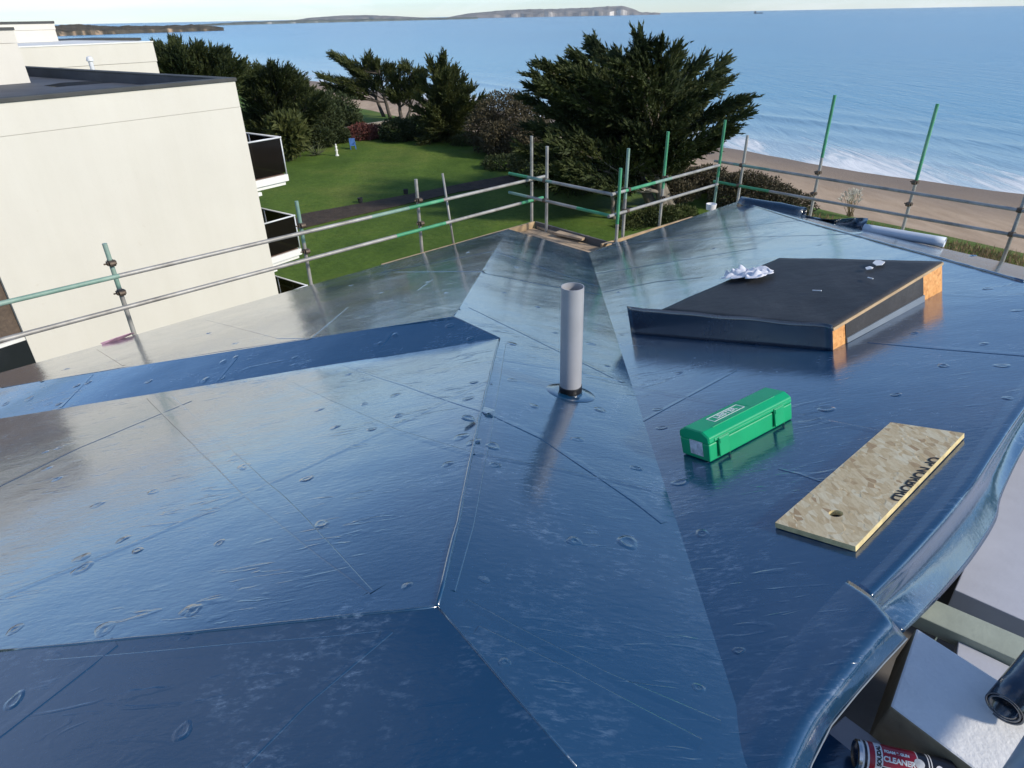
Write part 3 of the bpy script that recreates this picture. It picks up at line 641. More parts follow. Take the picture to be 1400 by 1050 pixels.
# walls, eaves boards under the roof
def eave(a, b, out, name, mat, z0=-0.03, h=0.22, th=0.03, off=0.01):
    t = b - a; o = np.array([a[0], a[1], ZE + z0 - h]) + out * off
    return MB().box(o, np.array([t[0], t[1], 0]), out * th, (0, 0, h)).build(name, mat, roof)
o1 = unit([-(R1 - EL)[1], (R1 - EL)[0], 0]); o2_ = -unit([-(R1 - VE)[1], (R1 - VE)[0], 0]) * -1
o2 = unit([(R1 - EL)[0], (R1 - EL)[1], 0]); o4 = unit([-(RR - RP)[1], (RR - RP)[0], 0])
eave(ELx, R1, o1, 'eaves_board', 'timber'); eave(VE, RP, o1, 'eaves_board', 'timber'); eave(R1, VE, o2, 'eaves_board', 'timber_grey_shade'); eave(RP, RRx, o4, 'eaves_board', 'timber')
def wallq(a, b, name='wall', mat='render', inset=None, top=ZE - 0.1):
    i = inset if inset is not None else np.zeros(3)
    a = a + i; b = b + i; t = b - a
    return MB().box((a[0], a[1], GZ - 0.2), (t[0], t[1], 0), i * 1.0 + unit([t[1], -t[0], 0]) * 1e-3, (0, 0, top - GZ)).build(name, mat, roof)
wallq(ELx, R1, inset=-o1 * 0.25); wallq(R1, VE, inset=-o2 * 0.25); wallq(VE, RP, inset=-o1 * 0.25); wallq(RP, RRx, inset=-o4 * 0.25)

# ------------------------------------------------------------------ vent pipe
vp = thing('vent_pipe', 'upright light grey plastic soil pipe standing out of the roof', 'pipe')
pt = np.array([PB[0] - 0.006, PB[1], -1.118]); pb = np.array([PB[0], PB[1], PB[2] - 0.05]); ax = unit(pt - pb); Lp = np.linalg.norm(pt - pb)
MB().lathe(pb, ax, [(0.055, 0), (0.055, Lp), (0.0515, Lp), (0.0505, 0.1)], 40).build('tube', 'pipe', vp, smooth=True, autos=40)
MB().lathe(pb, ax, [(0.0552, 0.04), (0.0585, 0.045), (0.0585, 0.095), (0.0555, 0.098)], 40).build('rubber_collar', 'black_plastic', vp, smooth=True, autos=40)
MB().lathe(pb, ax, [(0.063, 0.030), (0.060, 0.055), (0.0586, 0.062)], 40).build('sealant_skirt', 'membrane', vp, smooth=True)
fl = MB().lathe((0, 0, 0), (0, 0, 1), [(0.128, -0.0008), (0.125, 0.0006), (0.08, 0.0010), (0.058, 0.0012)], 40).build('membrane_flange', 'membrane', vp, smooth=True)
fl.location = on(F2, PB[0], PB[1], 0.001); fl.rotation_mode = 'QUATERNION'; fl.rotation_quaternion = quat_to(F2[0])

# ------------------------------------------------------------------ rooflight kerb (timber box dressed in felt)
kb = thing('rooflight_kerb', 'low square timber kerb topped with black felt beside the pipe', 'roof kerb')
kA, kB, kC = PP(908, 459, F3), PP(1139, 478, F3), PP(1288, 398, F3); kD = kA + kC - kB + unit(kC - kB) * 0.10
Hh_ = {'A': .185, 'B': .128, 'C': .192, 'D': .235}
tA, tB, tC, tD = kA + n3 * .185, kB + n3 * .128, kC + n3 * .192, kD + n3 * .225
uF = unit(kA - kB); uS = unit(kC - kB)
dn = n3 * 0.02
MB().prism([p - n3 * 0.05 for p in (kA, kB, kC, kD)], [p - n3 * 0.013 for p in (tA, tB, tC, tD)]).build('kerb_core', 'osb_orange', kb)
def lerp(a, b, t): return a + (b - a) * t
rows = []
for i in range(25):
    r = []
    for j in range(25):
        u_, v_ = i / 24, j / 24
        p = lerp(lerp(tA, tB, u_), lerp(tD, tC, u_), v_)
        r.append(p + n3 * (0.004 * mnoise.noise(Vector((p[0] * 3, p[1] * 3, 0))) + 0.002 * mnoise.noise(Vector((p[0] * 9, p[1] * 9, 4)))))
    rows.append(r)
MB().grid(rows[::-1]).build('felt_top', 'felt', kb, smooth=True, solid=0.008)
# pale timber arrises, black side skirt with bare board at each end
for a, b in ((tB, tC), (tD, tC), (tA, tD)):
    d = unit(b - a); s = unit(np.cross(n3, d)); s = s if (s @ ((tA + tB + tC + tD) / 4 - a)) < 0 else -s
    MB().box(a - n3 * 0.022 + s * 0.001, b - a, s * 0.008, n3 * 0.016).build('edge_batten', 'timber', kb)
sO = -uF
for t0, t1, top, mt, nm in ((0.10, 0.80, 0.92, 'felt', 'felt_skirt'), (0.10, 0.80, 0.30, 'membrane_grey', 'membrane_upturn')):
    q = [lerp(kB, kC, t0), lerp(kB, kC, t1)]; h_ = [lerp(.128, .192, t0), lerp(.128, .192, t1)]
    th = 0.004 if nm == 'felt_skirt' else 0.011
    up = [q[0] + n3 * (h_[0] * top - 0.012), q[1] + n3 * (h_[1] * top - 0.012)]
    MB().prism([q[0] + sO * 0.001, q[1] + sO * 0.001, up[1] + sO * 0.001, up[0] + sO * 0.001], [x + sO * th for x in (q[0], q[1], up[1], up[0])]).build(nm, mt, kb)
# loose membrane flap standing in front of the kerb
fa, fb = PP(865, 456, F3), PP(1141, 479, F3); rows = []
fo = -unit(uS - n3 * (uS @ n3))
for k in range(7):
    r = []
    for i in range(31):
        t = i / 30; b = lerp(fa, fb, t); hgt = np.interp(t, [0, 0.10, 0.2, 0.35, 0.6, 0.8, 0.97, 1], [.205, .190, .195, .178, .168, .158, .148, .140])
        p = b + fo * (0.012 + 0.004 * (1 - k / 6) ** 3 + 0.006 * math.sin(9 * t + 1) * (k / 6)) + n3 * (-0.004 + (hgt + 0.006 + 0.004 * math.sin(21 * t)) * k / 6); r.append(p)
    rows.append(r)
MB().grid(rows).build('membrane_flap', 'membrane_new_shade', kb, smooth=True, solid=0.002)  # the dark base carries the shade of this unlit face
for (x, y, a) in ((1137, 368, 0.2), (1117, 398, 0.1), (1190, 381, 0.6)):
    p = PP(x, y, (F3[0], float(F3[0] @ lerp(tA, tC, 0.5)))) + n3 * 0.004
    d = math.cos(a) * uF + math.sin(a) * uS
    MB().tube([p - d * 0.03, p + d * 0.03], 0.0035, 6).build('white_staple', 'paper', kb)

# cloth and paper scraps on the kerb
PT = plane(tA, tB, tC); PT = (PT[0], PT[1] + 0.006)
cc = PP(1022, 376, PT); rows = []
e1, e2 = -uF, uS
for i in range(64):
    r = []
    for j in range(48):
        a, b = (i / 63 - 0.5), (j / 47 - 0.5)
        w_ = 0.36 * (1 - 0.5 * abs(b)); 
        sx = a * w_ + 0.035 * mnoise.noise(Vector((a * 5, b * 5, 2))); sy = b * 0.22 + 0.05 * mnoise.noise(Vector((a * 4, b * 4, 7)))
        fold = abs(mnoise.noise(Vector((a * 5, b * 4, 1)))) * 0.10 + abs(mnoise.noise(Vector((a * 11, b * 5, 4)))) * 0.022
        env = max(0.0, 1 - (2 * a) ** 4) * max(0.0, 1 - (2 * b) ** 4)
        r.append(cc + e1 * sx + e2 * sy + n3 * (0.004 + fold * env))
    rows.append(r)
tag(MB().grid(rows).build('rag', 'cloth', smooth=True, solid=0.0015), 'crumpled white rag lying on the black felt kerb', 'rag')
def scrap(px, name, label):
    P = [PP(x, y, PT) for x, y in px]; c = sum(P) / len(P)
    b = [p + n3 * (0.001 + 0.004 * random.random()) for p in P]
    return tag(MB().prism(b, [p + n3 * 0.004 for p in b]).build(name, 'paper'), label, 'paper scrap')
scrap([(1193, 361), (1197, 357.5), (1204, 357), (1210, 359.5), (1206, 363), (1198, 364)], 'paper_scrap', 'rounded white paper scrap on the black felt kerb')
scrap([(1183, 367), (1189, 365.5), (1194, 366.5), (1192, 369), (1185, 369.5)], 'paper_scrap', 'smaller sliver of white paper beside the rounded scrap')

# ------------------------------------------------------------------ green tool case
cs = thing('tool_case', 'long green plastic tool case lying on the blue roof', 'tool case')
ca, cb, c_c = (PP(x, y, F3) for x, y in ((927, 623), (972, 634), (1084, 574)))
cl_ = unit(c_c - cb); cw = unit((ca - cb) - cl_ * ((ca - cb) @ cl_)); CW, CL, CH = 0.158, 0.510, 0.127
cz = unit(np.cross(cl_, cw)); cz = cz if cz[2] > 0 else -cz
def cp(l, w_, h): return cb + cl_ * l + cw * w_ + cz * (h + 0.003)
def cbox(l0, l1, w0, w1, h0, h1, name, mat, bev=0.004, parent=cs):
    return MB().box(cp(l0, w0, h0), cl_ * (l1 - l0), cw * (w1 - w0), cz * (h1 - h0)).build(name, mat, parent, bevel=bev)
def csec(l, pts, sx=1.0): return [cp(l, w_, h) for w_, h in pts]
low = [(0.004, 0.0), (CW - 0.004, 0.0), (CW, 0.078), (0.0, 0.078)]
MB().prism(csec(0, low), csec(CL, low)).build('base_shell', 'green', cs, bevel=0.006)
lidp = [(-0.002, 0.081), (CW + 0.002, 0.081), (CW + 0.001, 0.106), (CW - 0.03, CH), (0.03, CH), (-0.001, 0.106)]
lid_in = [(0.002, 0.081), (CW - 0.002, 0.081), (CW - 0.004, 0.104), (CW - 0.034, CH - 0.004), (0.034, CH - 0.004), (0.004, 0.104)]
mbx = MB(); ss = [(0.0, lid_in), (0.006, lidp), (CL - 0.006, lidp), (CL, lid_in)]
for (l0, a), (l1, b) in zip(ss[:-1], ss[1:]):
    A_, B_ = csec(l0, a), csec(l1, b); n_ = 6; mbx.add(A_ + B_, [(i, (i + 1) % n_, n_ + (i + 1) % n_, n_ + i) for i in range(n_)])
mbx.add(csec(0, lid_in), [(5, 4, 3, 2, 1, 0)]); mbx.add(csec(CL, lid_in), [(0, 1, 2, 3, 4, 5)])
lid = mbx.build('lid', 'green', cs, bevel=0.004)
cbox(0.006, CL - 0.006, 0.006, CW - 0.006, 0.076, 0.083, 'parting_line', 'green_dark', 0)
for h0 in (0.066,):
    cbox(0.03, 0.475, -0.0045, 0.003, 0.084, 0.096, 'lid_rim', 'green', 0.002)
for l0 in (0.048, 0.385):
    lt = cbox(l0, l0 + 0.060, -0.010, 0.0, 0.012, 0.094, 'latch', 'green', 0.003)
    cbox(l0 + 0.004, l0 + 0.056, -0.0125, -0.0095, 0.070, 0.090, 'latch_clip', 'green', 0.001, lt)
    cbox(l0 + 0.060, l0 + 0.068, -0.0012, 0.002, 0.002, 0.078, 'latch_slot', 'green_dark', 0, lt)
cbox(0.06, 0.44, 0.028, 0.034, CH - 0.003, CH + 0.0012, 'lid_ridge', 'green', 0.001)
cbox(0.30, 0.304, 0.04, 0.13, CH - 0.003, CH + 0.0008, 'lid_rib', 'green', 0)
MB().box(cp(-0.0012, 0.035, 0.018), cl_ * 0.003, cw * 0.068, cz * 0.062).build('paper_label', 'sticker', cs)
def text_mesh(s, size, o, ex, ey, mat, name, parent, depth=0.0006, font_off=0.0, clip=None, align='CENTER'):
    cu = bpy.data.curves.new(name, 'FONT'); cu.body = s; cu.size = size; cu.extrude = depth; cu.align_x = align; cu.align_y = 'CENTER'; cu.offset = font_off
    t = bpy.data.objects.new(name, cu); COL.objects.link(t)
    dg = bpy.context.evaluated_depsgraph_get(); me = bpy.data.meshes.new_from_object(t.evaluated_get(dg))
    bpy.data.objects.remove(t); ez = np.cross(ex, ey)
    me.transform(Matrix(((ex[0], ey[0], ez[0], o[0]), (ex[1], ey[1], ez[1], o[1]), (ex[2], ey[2], ez[2], o[2]), (0, 0, 0, 1))))
    if clip is not None:
        bm = bmesh.new(); bm.from_mesh(me); bmesh.ops.bisect_plane(bm, geom=bm.verts[:] + bm.edges[:] + bm.faces[:], plane_co=clip[0], plane_no=clip[1], clear_outer=True); bm.to_mesh(me); bm.free()
    me.materials.clear(); me.materials.append(MAT[mat]); ob = bpy.data.objects.new(name, me); COL.objects.link(ob); ob.parent = parent; return ob
# logo: white letters in a white rounded frame
lc = cp(0.195, 0.082, CH + 0.0006)
text_mesh('LEISTER', 0.036, lc, cl_, cw, 'white_print', 'logo_lettering', cs, 0.0005, 0.0006)
fr = MB()
for l0, l1, w0, w1 in ((0.105, 0.287, 0.058, 0.0615), (0.105, 0.287, 0.1025, 0.106), (0.105, 0.1085, 0.0615, 0.1025), (0.2835, 0.287, 0.0615, 0.1025)):
    fr.box(cp(l0, w0, CH - 0.001), cl_ * (l1 - l0), cw * (w1 - w0), cz * 0.002)
fr.build('logo_frame', 'white_print', cs)

# ------------------------------------------------------------------ strand board offcut
ob_ = thing('strand_board_offcut', 'strand board offcut with a round hole lying on the blue roof', 'board')
qa, qb, qc, qd = (PP(x, y, F3) for x, y in ((1065, 718), (1170, 756), (1316, 602), (1222, 581)))
bl = unit(qc - qb); bw = unit((qa - qb) - bl * ((qa - qb) @ bl)); BL, BW, BT = 0.868, 0.252, 0.018
bz = unit(np.cross(bl, bw)); bz = bz if bz[2] > 0 else -bz
def bp(l, w_, h): return qb + bl * l + bw * w_ + bz * (h + 0.004)
hc = PP(1143, 703, (F3[0], F3[1] + 0.02)); hl, hw = (hc - qb) @ bl, (hc - qb) @ bw; hr = 0.021; nh = 24
circ = [(hl + hr * math.cos(2 * math.pi * i / nh), hw + hr * math.sin(2 * math.pi * i / nh)) for i in range(nh)]
outer = []
for i in range(nh):
    a = 2 * math.pi * i / nh; dx, dy = math.cos(a), math.sin(a); m_ = 1 / max(abs(dx), abs(dy)); outer.append((hl + 0.05 * m_ * dx, hw + 0.05 * m_ * dy))
def slab(h):  # ring round the hole plus the four pieces of board about it
    V, F = [], []
    V += [bp(*c, h) for c in circ] + [bp(*c, h) for c in outer]
    F += [(i, nh + i, nh + (i + 1) % nh, (i + 1) % nh) for i in range(nh)]
    for l0, l1, w0, w1 in ((0, hl - 0.05, 0, BW), (hl + 0.05, BL, 0, BW), (hl - 0.05, hl + 0.05, 0, hw - 0.05), (hl - 0.05, hl + 0.05, hw + 0.05, BW)):
        k = len(V); V += [bp(l0, w0, h), bp(l1, w0, h), bp(l1, w1, h), bp(l0, w1, h)]; F.append((k, k + 1, k + 2, k + 3))
    return V, F
mb = MB(); V, F = slab(BT); mb.add(V, F); V, F = slab(0); mb.add(V, [f[::-1] for f in F])
mb.add([bp(*c, BT) for c in circ] + [bp(*c, 0) for c in circ], [(i, (i + 1) % nh, nh + (i + 1) % nh, nh + i) for i in range(nh)], 1)
cn = [(0, 0), (BL, 0), (BL, BW), (0, BW)]
mb.add([bp(*c, BT) for c in cn] + [bp(*c, 0) for c in cn], [(i, 4 + i, 4 + (i + 1) % 4, (i + 1) % 4) for i in range(4)], 1)
MAT['osb_edge'] = simple('strand_board_edge', (0.66, 0.54, 0.27), 0.8, 0.25, 25, bdist=0.001, bscale=150)
mb.build('board', ['osb', 'osb_edge'], ob_)
tp = PP(1250, 659, (F3[0], F3[1] + 0.024)); tl = (tp - qb) @ bl
text_mesh('OP NORBORD', 0.052, bp(tl + 0.03, 0.012, BT + 0.0006), -bl, -bw, 'black_print', 'stamped_lettering', ob_, 0.0004, 0.0014, (Vector(bp(0, 0.001, 0)), Vector(-bw)))

# ------------------------------------------------------------------ insulation boards, rolls and a can below the high edge
PZW = -1.95
pf = thing('scaffold_deck', 'dark scaffold boards under the insulation below the roof edge', 'scaffold deck')
e_a = unit([0.72, 0.69, 0]); e_b = unit([0.69, -0.72, 0]); o_ = np.array([0.72, 0.80, PZW - 0.04]) - e_a * 0.9
for i in range(-1, 9):
    MB().box(o_ + e_b * (i * 0.232 - 0.02), e_a * 4.2, e_b * 0.225, (0, 0, 0.038)).build('deck_board', 'timber_grey_shade', pf)
def slabpx(px, z, th, name, mat, label, cat, bev=0.003, mats=None):
    P = [PZ(x, y, z) for x, y in px]; B = [p - np.array([0, 0, th]) for p in P]
    o = MB(); o.prism(B, P)
    if mats: o.m = [1] * len(o.f); o.m[1] = 0
    return tag(o.build(name, mats or mat, bevel=bev), label, cat)
A0 = PZ(1305, 806, -1.75); A1 = PZ(1400, 588, -1.75); ad = unit(A1 - A0); aw = unit([ad[1], -ad[0], 0])
tag(MB().box(A0 - (0, 0, 0.10), ad * 2.0, aw * 0.75, (0, 0, 0.10)).build('insulation_board', 'insul_grey', bevel=0.003), 'large lavender grey insulation board lying flat beyond the roof edge', 'insulation board')
MB_ = None
B0 = PZ(1262, 800, -1.60); B1 = PZ(1400, 858, -1.60); bd_ = unit(B1 - B0); bn = unit([bd_[1], -bd_[0], 0])
tag(MB().box(B0 - (0, 0, 0.085) + bn * 0.0, bd_ * 0.75, -unit([bd_[1], -bd_[0], 0]) * -0.105 + np.array([0, 0, 0.0]), (0, 0, 0.05)).build('insulation_strip', 'insul_green', bevel=0.003), 'narrow green grey board strip resting across the insulation boards', 'insulation strip')
for p_, s_ in ((0.10, 0), (0.62, 0)):
    pass
T1, T2, T3 = PZ(1253, 858, -1.47), PZ(1217, 965, -1.47), PZ(1332, 1052, -1.47)
ce = unit(T1 - T2); cf = unit(T3 - T2); C0 = T2 - ce * 0.0
blk = MB(); Ttop = [T2, T2 + cf * 0.36, T2 + cf * 0.36 + (T1 - T2) * 1.02, T1]
Tbot = [p + np.array([0, 0, -0.20]) + cf * -0.0 for p in Ttop]; Tbot = [p + (-ce) * 0.0 for p in Tbot]
lean = (PZ(1187, 986, -1.56) - PZ(1217, 965, -1.47)); lean[2] = 0
blk.prism([p + lean * 0.6 + np.array([0, 0, -0.14]) for p in Ttop], Ttop); blk.m = [1] * len(blk.f); blk.m[1] = 0
tag(blk.build('foam_block', ['poly', 'foam_side'], bevel=0.006), 'thick white foam insulation block with a rough brown cut side', 'insulation block')
slabpx([(1310, 876), (1440, 940), (1440, 1010), (1300, 955)], -1.66, 0.06, 'insulation_offcut', 'insul_grey', 'shaded grey board wedged behind the white foam block', 'insulation board')
slabpx([(1060, 1065), (1155, 978), (1215, 1022), (1330, 1090), (1300, 1200), (1100, 1200)], -1.60, 0.05, 'insulation_offcut', 'insul_grey', 'grey board offcut underneath the aerosol can', 'insulation board')
slabpx([(1090, 1075), (1134, 1003), (1180, 1040), (1225, 1085), (1200, 1150), (1100, 1150)], -1.555, 0.003, 'membrane_offcut', 'membrane', 'dusty slate blue membrane offcut beside the aerosol can', 'membrane offcut', 0)
# packing that carries the pile down to the deck
for (x, y, zt_, s_, lb) in ((1400, 700, -1.852, 0.5, 'dark packing block under the lavender grey insulation board'), (1370, 960, -1.722, 0.2, 'dark packing block under the wedged grey board'), (1260, 1100, -1.652, 0.22, 'dark packing block under the board offcut by the can')):
    q = PZ(x, y, zt_); tag(MB().box((q[0] - 0.05, q[1] - 0.1, PZW), (s_ * 0.6, 0, 0), (0, s_ * 0.6, 0), (0, 0, zt_ - PZW)).build('packing_block', 'timber_grey_shade', bevel=0.004), lb, 'packing block')
# aerosol can
cn_ = thing('aerosol_can', 'red and black aerosol cleaner can lying beside the white foam block', 'aerosol can')
c0 = PZ(1168, 1030, -1.52); c1 = PZ(1298, 1060, -1.52); cax = unit(c1 - c0); CRd = 0.0325
bands = [(0.0, 'steel'), (0.010, 'can_white'), (0.014, 'can_black'), (0.020, 'can_white'), (0.024, 'can_red'), (0.036, 'can_white'), (0.052, 'can_red'), (0.124, 'can_white'), (0.126, 'can_black'), (0.146, 'can_white'), (0.148, 'can_black'), (0.152, 'can_white'), (0.154, 'can_black'), (0.20, 'can_black')]
names = ['steel', 'can_white', 'can_black', 'can_red']; prof = [(0.0005, 0.004), (0.024, 0.004), (0.029, 0.0), (CRd, 0.003)]; mt_ = [0, 0, 0]
for (h0, mname), (h1, _) in zip(bands[:-1], bands[1:]):
    prof.append((CRd, max(h1, 0.004))); mt_.append(names.index(mname))
prof += [(0.022, 0.213), (0.012, 0.216), (0.012, 0.235), (0.0005, 0.236)]; mt_ += [2, 0, 2, 2]
MB().lathe(c0, cax, prof, 40, mats=mt_).build('can_body', names, cn_, smooth=True, autos=35)
side_up = unit(-(c0 + cax * 0.09)); side_up = unit(side_up - cax * (side_up @ cax)); tang = unit(np.cross(side_up, cax))
def wrap_text(s, size, h, ang, ex_axis, name, mat='white_print'):
    ob = text_mesh(s, size, np.zeros(3), np.array([1., 0, 0]), np.array([0, 1., 0]), mat, name, cn_, 0.0002, 0.0006)
    for v in ob.data.vertices:
        x, y, z = v.co
        if ex_axis: a = ang + y / CRd; hh = h + x
        else: a = ang + x / CRd; hh = h - y
        r = CRd + 0.0003 + z
        q = c0 + cax * hh + r * (math.cos(a) * side_up + math.sin(a) * tang); v.co = q
sgn = 1
wrap_text('CLEANER', 0.0155, 0.0855, 0.10, True, 'name_lettering'); wrap_text('FOAM & GUN', 0.0085, 0.082, 0.62, True, 'small_lettering'); wrap_text('SOUDAL', 0.012, 0.0445, 0.25, False, 'maker_lettering', 'black_print')
def wrap_patch(h0, h1, a0, a1, name, mat, off=0.0002, disc=False):
    rows = []
    for i in range(13):
        r = []
        for j in range(13):
            u_, v_ = i / 12, j / 12
            if disc:
                rr = u_; th_ = 2 * math.pi * v_; hh = (h0 + h1) / 2 + rr * (h1 - h0) / 2 * math.cos(th_); a = (a0 + a1) / 2 + rr * (a1 - a0) / 2 * math.sin(th_)
            else: hh = h0 + (h1 - h0) * u_; a = a0 + (a1 - a0) * v_
            r.append(c0 + cax * hh + (CRd + off) * (math.cos(a) * side_up + math.sin(a) * tang))
        rows.append(r)
    return MB().grid(rows).build(name, mat, cn_, smooth=True)
wrap_patch(0.0505, 0.126, -1.6, -0.40, 'black_panel', 'can_black'); wrap_patch(0.0505, 0.126, -0.44, -0.38, 'white_rule', 'can_white', 0.0004)
wrap_patch(0.116, 0.138, -0.05, 0.62, 'round_badge', 'sticker', 0.0005, True); wrap_patch(0.160, 0.176, -0.15, 0.45, 'white_drop', 'can_white', 0.0004, True)
# rolls of membrane
def roll(name, p0, p1, r, mat, label, turns=2.6, inner=0.55, n=64, wob_=0.0):
    p0, p1 = np.asarray(p0, float), np.asarray(p1, float); a = unit(p1 - p0); x = unit(np.cross(a, (0, 0, 1))); y = np.cross(a, x); rows = []
    for k, p in enumerate([p0 + (p1 - p0) * i / 8 for i in range(9)]):
        row = []
        for i in range(int(n * turns) + 1):
            th_ = 2 * math.pi * i / n; rr = r * (inner + (1 - inner) * i / (n * turns)) * (1 + wob_ * mnoise.noise(Vector((th_ * 0.5, k * 0.7, 3))))
            row.append(p + rr * (math.cos(th_) * x + math.sin(th_) * y))
        rows.append(row)
    return tag(MB().grid(rows).build(name, mat, smooth=True, solid=0.004), label, 'membrane roll')
roll('membrane_roll', PZ(1372, 968, -1.42), PZ(1372, 968, -1.42) + unit([0.62, 0.42, 0.10]) * 0.6, 0.045, 'membrane_new_shade', 'navy membrane roll lying on the white foam block', 2.3, 0.62)
roll('membrane_roll', PZ(1398, 1105, -1.30), PZ(1398, 1105, -1.30) + unit([0.60, 0.45, 0.0]) * 0.6, 0.06, 'membrane_grey', 'shiny grey membrane roll in front of the white foam block', 2.2, 0.6)

# ------------------------------------------------------------------ rolls and loose flaps on the far eaves
q0, q1 = PZ(1012, 281, -2.80), PZ(1098, 296, -2.80)
roll('membrane_roll', q0 + np.array([0, 0, 0.02]), q1 + np.array([0, 0, 0.02]), 0.135, 'membrane_new_shade', 'navy membrane roll lying on the far corner of the roof', 2.4, 0.6, wob_=0.15)
q0, q1 = PZ(1181, 312, -2.72), PZ(1292, 331, -2.72)
MAT['white_back'] = simple('white_membrane_back', (0.62, 0.68, 0.74), 0.5, 0.05, 4)
roll('membrane_roll', q0, q1, 0.075, 'white_back', 'white backed membrane roll along the seaward eaves', 2.6, 0.5)
rows = []
for i in range(14):
    t = i / 13; a = PZ(1098 + 85 * t, 300 + 16 * t, -2.86); b = PZ(1100 + 84 * t, 298 + 9 * t, -2.80 + 0.05 * math.sin(t * 7)); c = PZ(1102 + 85 * t, 294 + 7.5 * t + 3 * math.sin(t * 5), -2.72 - 0.03 * math.sin(t * 9))
    rows.append([a, b, c])
tag(MB().grid(rows).build('membrane_flap', 'membrane_new_shade', smooth=True, solid=0.003), 'loose curled navy membrane edge between the two eaves rolls', 'membrane flap')

# a pink plastic scrap at the eaves
ps = [PZ(x, y, ZE + z) for x, y, z in ((137, 469, .02), (160, 461, .06), (178, 455, .05), (184, 455, .0), (160, 466, .0), (140, 471, .0))]
MAT['pink'] = simple('pink_plastic', (0.55, 0.33, 0.42), 0.5, 0.15, 20)
tag(MB().add(ps, [(0, 1, 2, 3, 4, 5)]).build('plastic_scrap', 'pink', solid=0.004), 'small pink plastic scrap caught at the eaves by a scaffold post', 'plastic scrap')

# ------------------------------------------------------------------ scaffold
TR = 0.0242
def tubeparts(p, q, name, parent, segs=None, r=TR):
    """tube from p to q; segs = [(from, to, material)] paints lengths of it"""
    p, q = np.asarray(p, float), np.asarray(q, float); mb = MB(); names = ['tube', 'green_tube', 'worn_tube', 'timber_grey_shade']; segs = segs or [(0, 1, 'tube')]
    for a, b, m in segs:
        mb.tube([p + (q - p) * a, p + (q - p) * b], r if m != 'green_tube' else r * 1.01, 12, names.index(m))
    return mb.build(name, names, parent, smooth=True, autos=40)
def coupler(p, parent, d1, d2):
    d1, d2 = unit(d1), unit(d2); d3 = unit(np.cross(d1, d2))
    mb = MB(); mb.tube([p - d1 * 0.028, p + d1 * 0.028], 0.033, 10); mb.tube([p + d3 * 0.05 - d2 * 0.028, p + d3 * 0.05 + d2 * 0.028], 0.033, 10)
    mb.box(p + d1 * -0.02 - d2 * 0.045 - d3 * 0.01, d1 * 0.04, d2 * 0.09, d3 * 0.06)
    mb.tube([p + d2 * 0.03 + d3 * 0.02, p + d2 * 0.075 + d3 * 0.02], 0.009, 6)
    return mb.build('coupler', 'coupler', parent)
UPV = np.array([0, 0, 1.0])
def run(label, posts, rails, foot=-3.05, name='scaffold_guardrail'):
    root = thing(name, label, 'scaffold'); PO = []
    for top, ft, segs in posts:
        f = PZ(ft[0], ft[1], foot); t = PY(top[0], top[1], f[1]); t[0] = f[0]; PO.append(f)
        Lt = t[2] - GZ; cut = lambda k: (k - GZ) / Lt
        sg = segs or []
        vis = (f[2] - 0.1 - GZ) / Lt
        full = [(0, vis, 'tube')] + [(vis + (1 - vis) * a, vis + (1 - vis) * b, m) for a, b, m in (sg or [(0, 1, 'tube')])]
        tubeparts((f[0], f[1], GZ), t, 'post', root, full)
    A, B = PO[0], PO[-1]; d = unit(B - A); nrm = unit([d[1], -d[0], 0]); nrm = nrm if nrm @ A < 0 else -nrm   # rails on the roof side of the posts
    if len(PO) > 1:
        A2, B2 = A + nrm * 0.05, B + nrm * 0.05
        for (xa, ya), (xb, yb), segs in rails:
            p, q = PV(xa, ya, A2, B2), PV(xb, yb, A2, B2)
            tubeparts(p, q, 'rail', root, segs)
            for f in PO:
                t = ((f - p) @ unit((q - p) * (1, 1, 0))) / np.linalg.norm((q - p)[:2])
                if -0.02 < t < 1.02:
                    c = p + (q - p) * min(max(t, 0), 1); coupler(np.array([f[0], f[1], c[2]]), root, UPV, d if nrm @ np.cross(UPV, d) > 0 else -d)
    return root, PO
G, T_, W_ = 'green_tube', 'tube', 'worn_tube'
run1, po1 = run('long tube scaffold guardrail along the eaves facing the white building',
    [((-290, 420), (-215, 600), None), ((140, 333), (182, 452), [(0, .55, T_), (.55, 1, W_)]), ((405, 275), (425, 387), [(0, .55, T_), (.55, 1, W_)]), ((570, 245), (577, 343), None), ((727, 186), (727, 305), None)],
    [((-260, 476), (745, 241), [(0, .26, W_), (.26, .61, T_), (.61, .68, W_), (.68, .75, G), (.75, 1, T_)]), ((-260, 534), (742, 270), [(0, .60, T_), (.60, .66, T_), (.66, .76, G), (.76, .94, T_), (.94, 1, G)])])
run2, po2 = run('short tube guardrail crossing the corner above the timber deck',
    [((747, 200), (747, 313), None), ((842, 230), (842, 336), [(0, .35, T_), (.35, 1, G)])],
    [((696, 237), (838, 266), [(0, .2, G), (.2, .45, W_), (.45, 1, T_)]), ((696, 263), (834, 295), [(0, .2, W_), (.2, .7, T_), (.7, 1, G)])])
run3, po3 = run('tube guardrail in front of the large dark cypress',
    [((857, 203), (851, 327), [(0, .5, T_), (.5, 1, W_)]), ((911, 180), (902, 302), [(0, .42, T_), (.42, 1, G)]), ((991, 164), (977, 274), [(0, .35, W_), (.35, 1, G)])],
    [((836, 266), (983, 226), [(0, .1, T_), (.1, .35, G), (.35, .5, W_), (.5, 1, T_)]), ((832, 296), (981, 252), [(0, 1, T_)])])
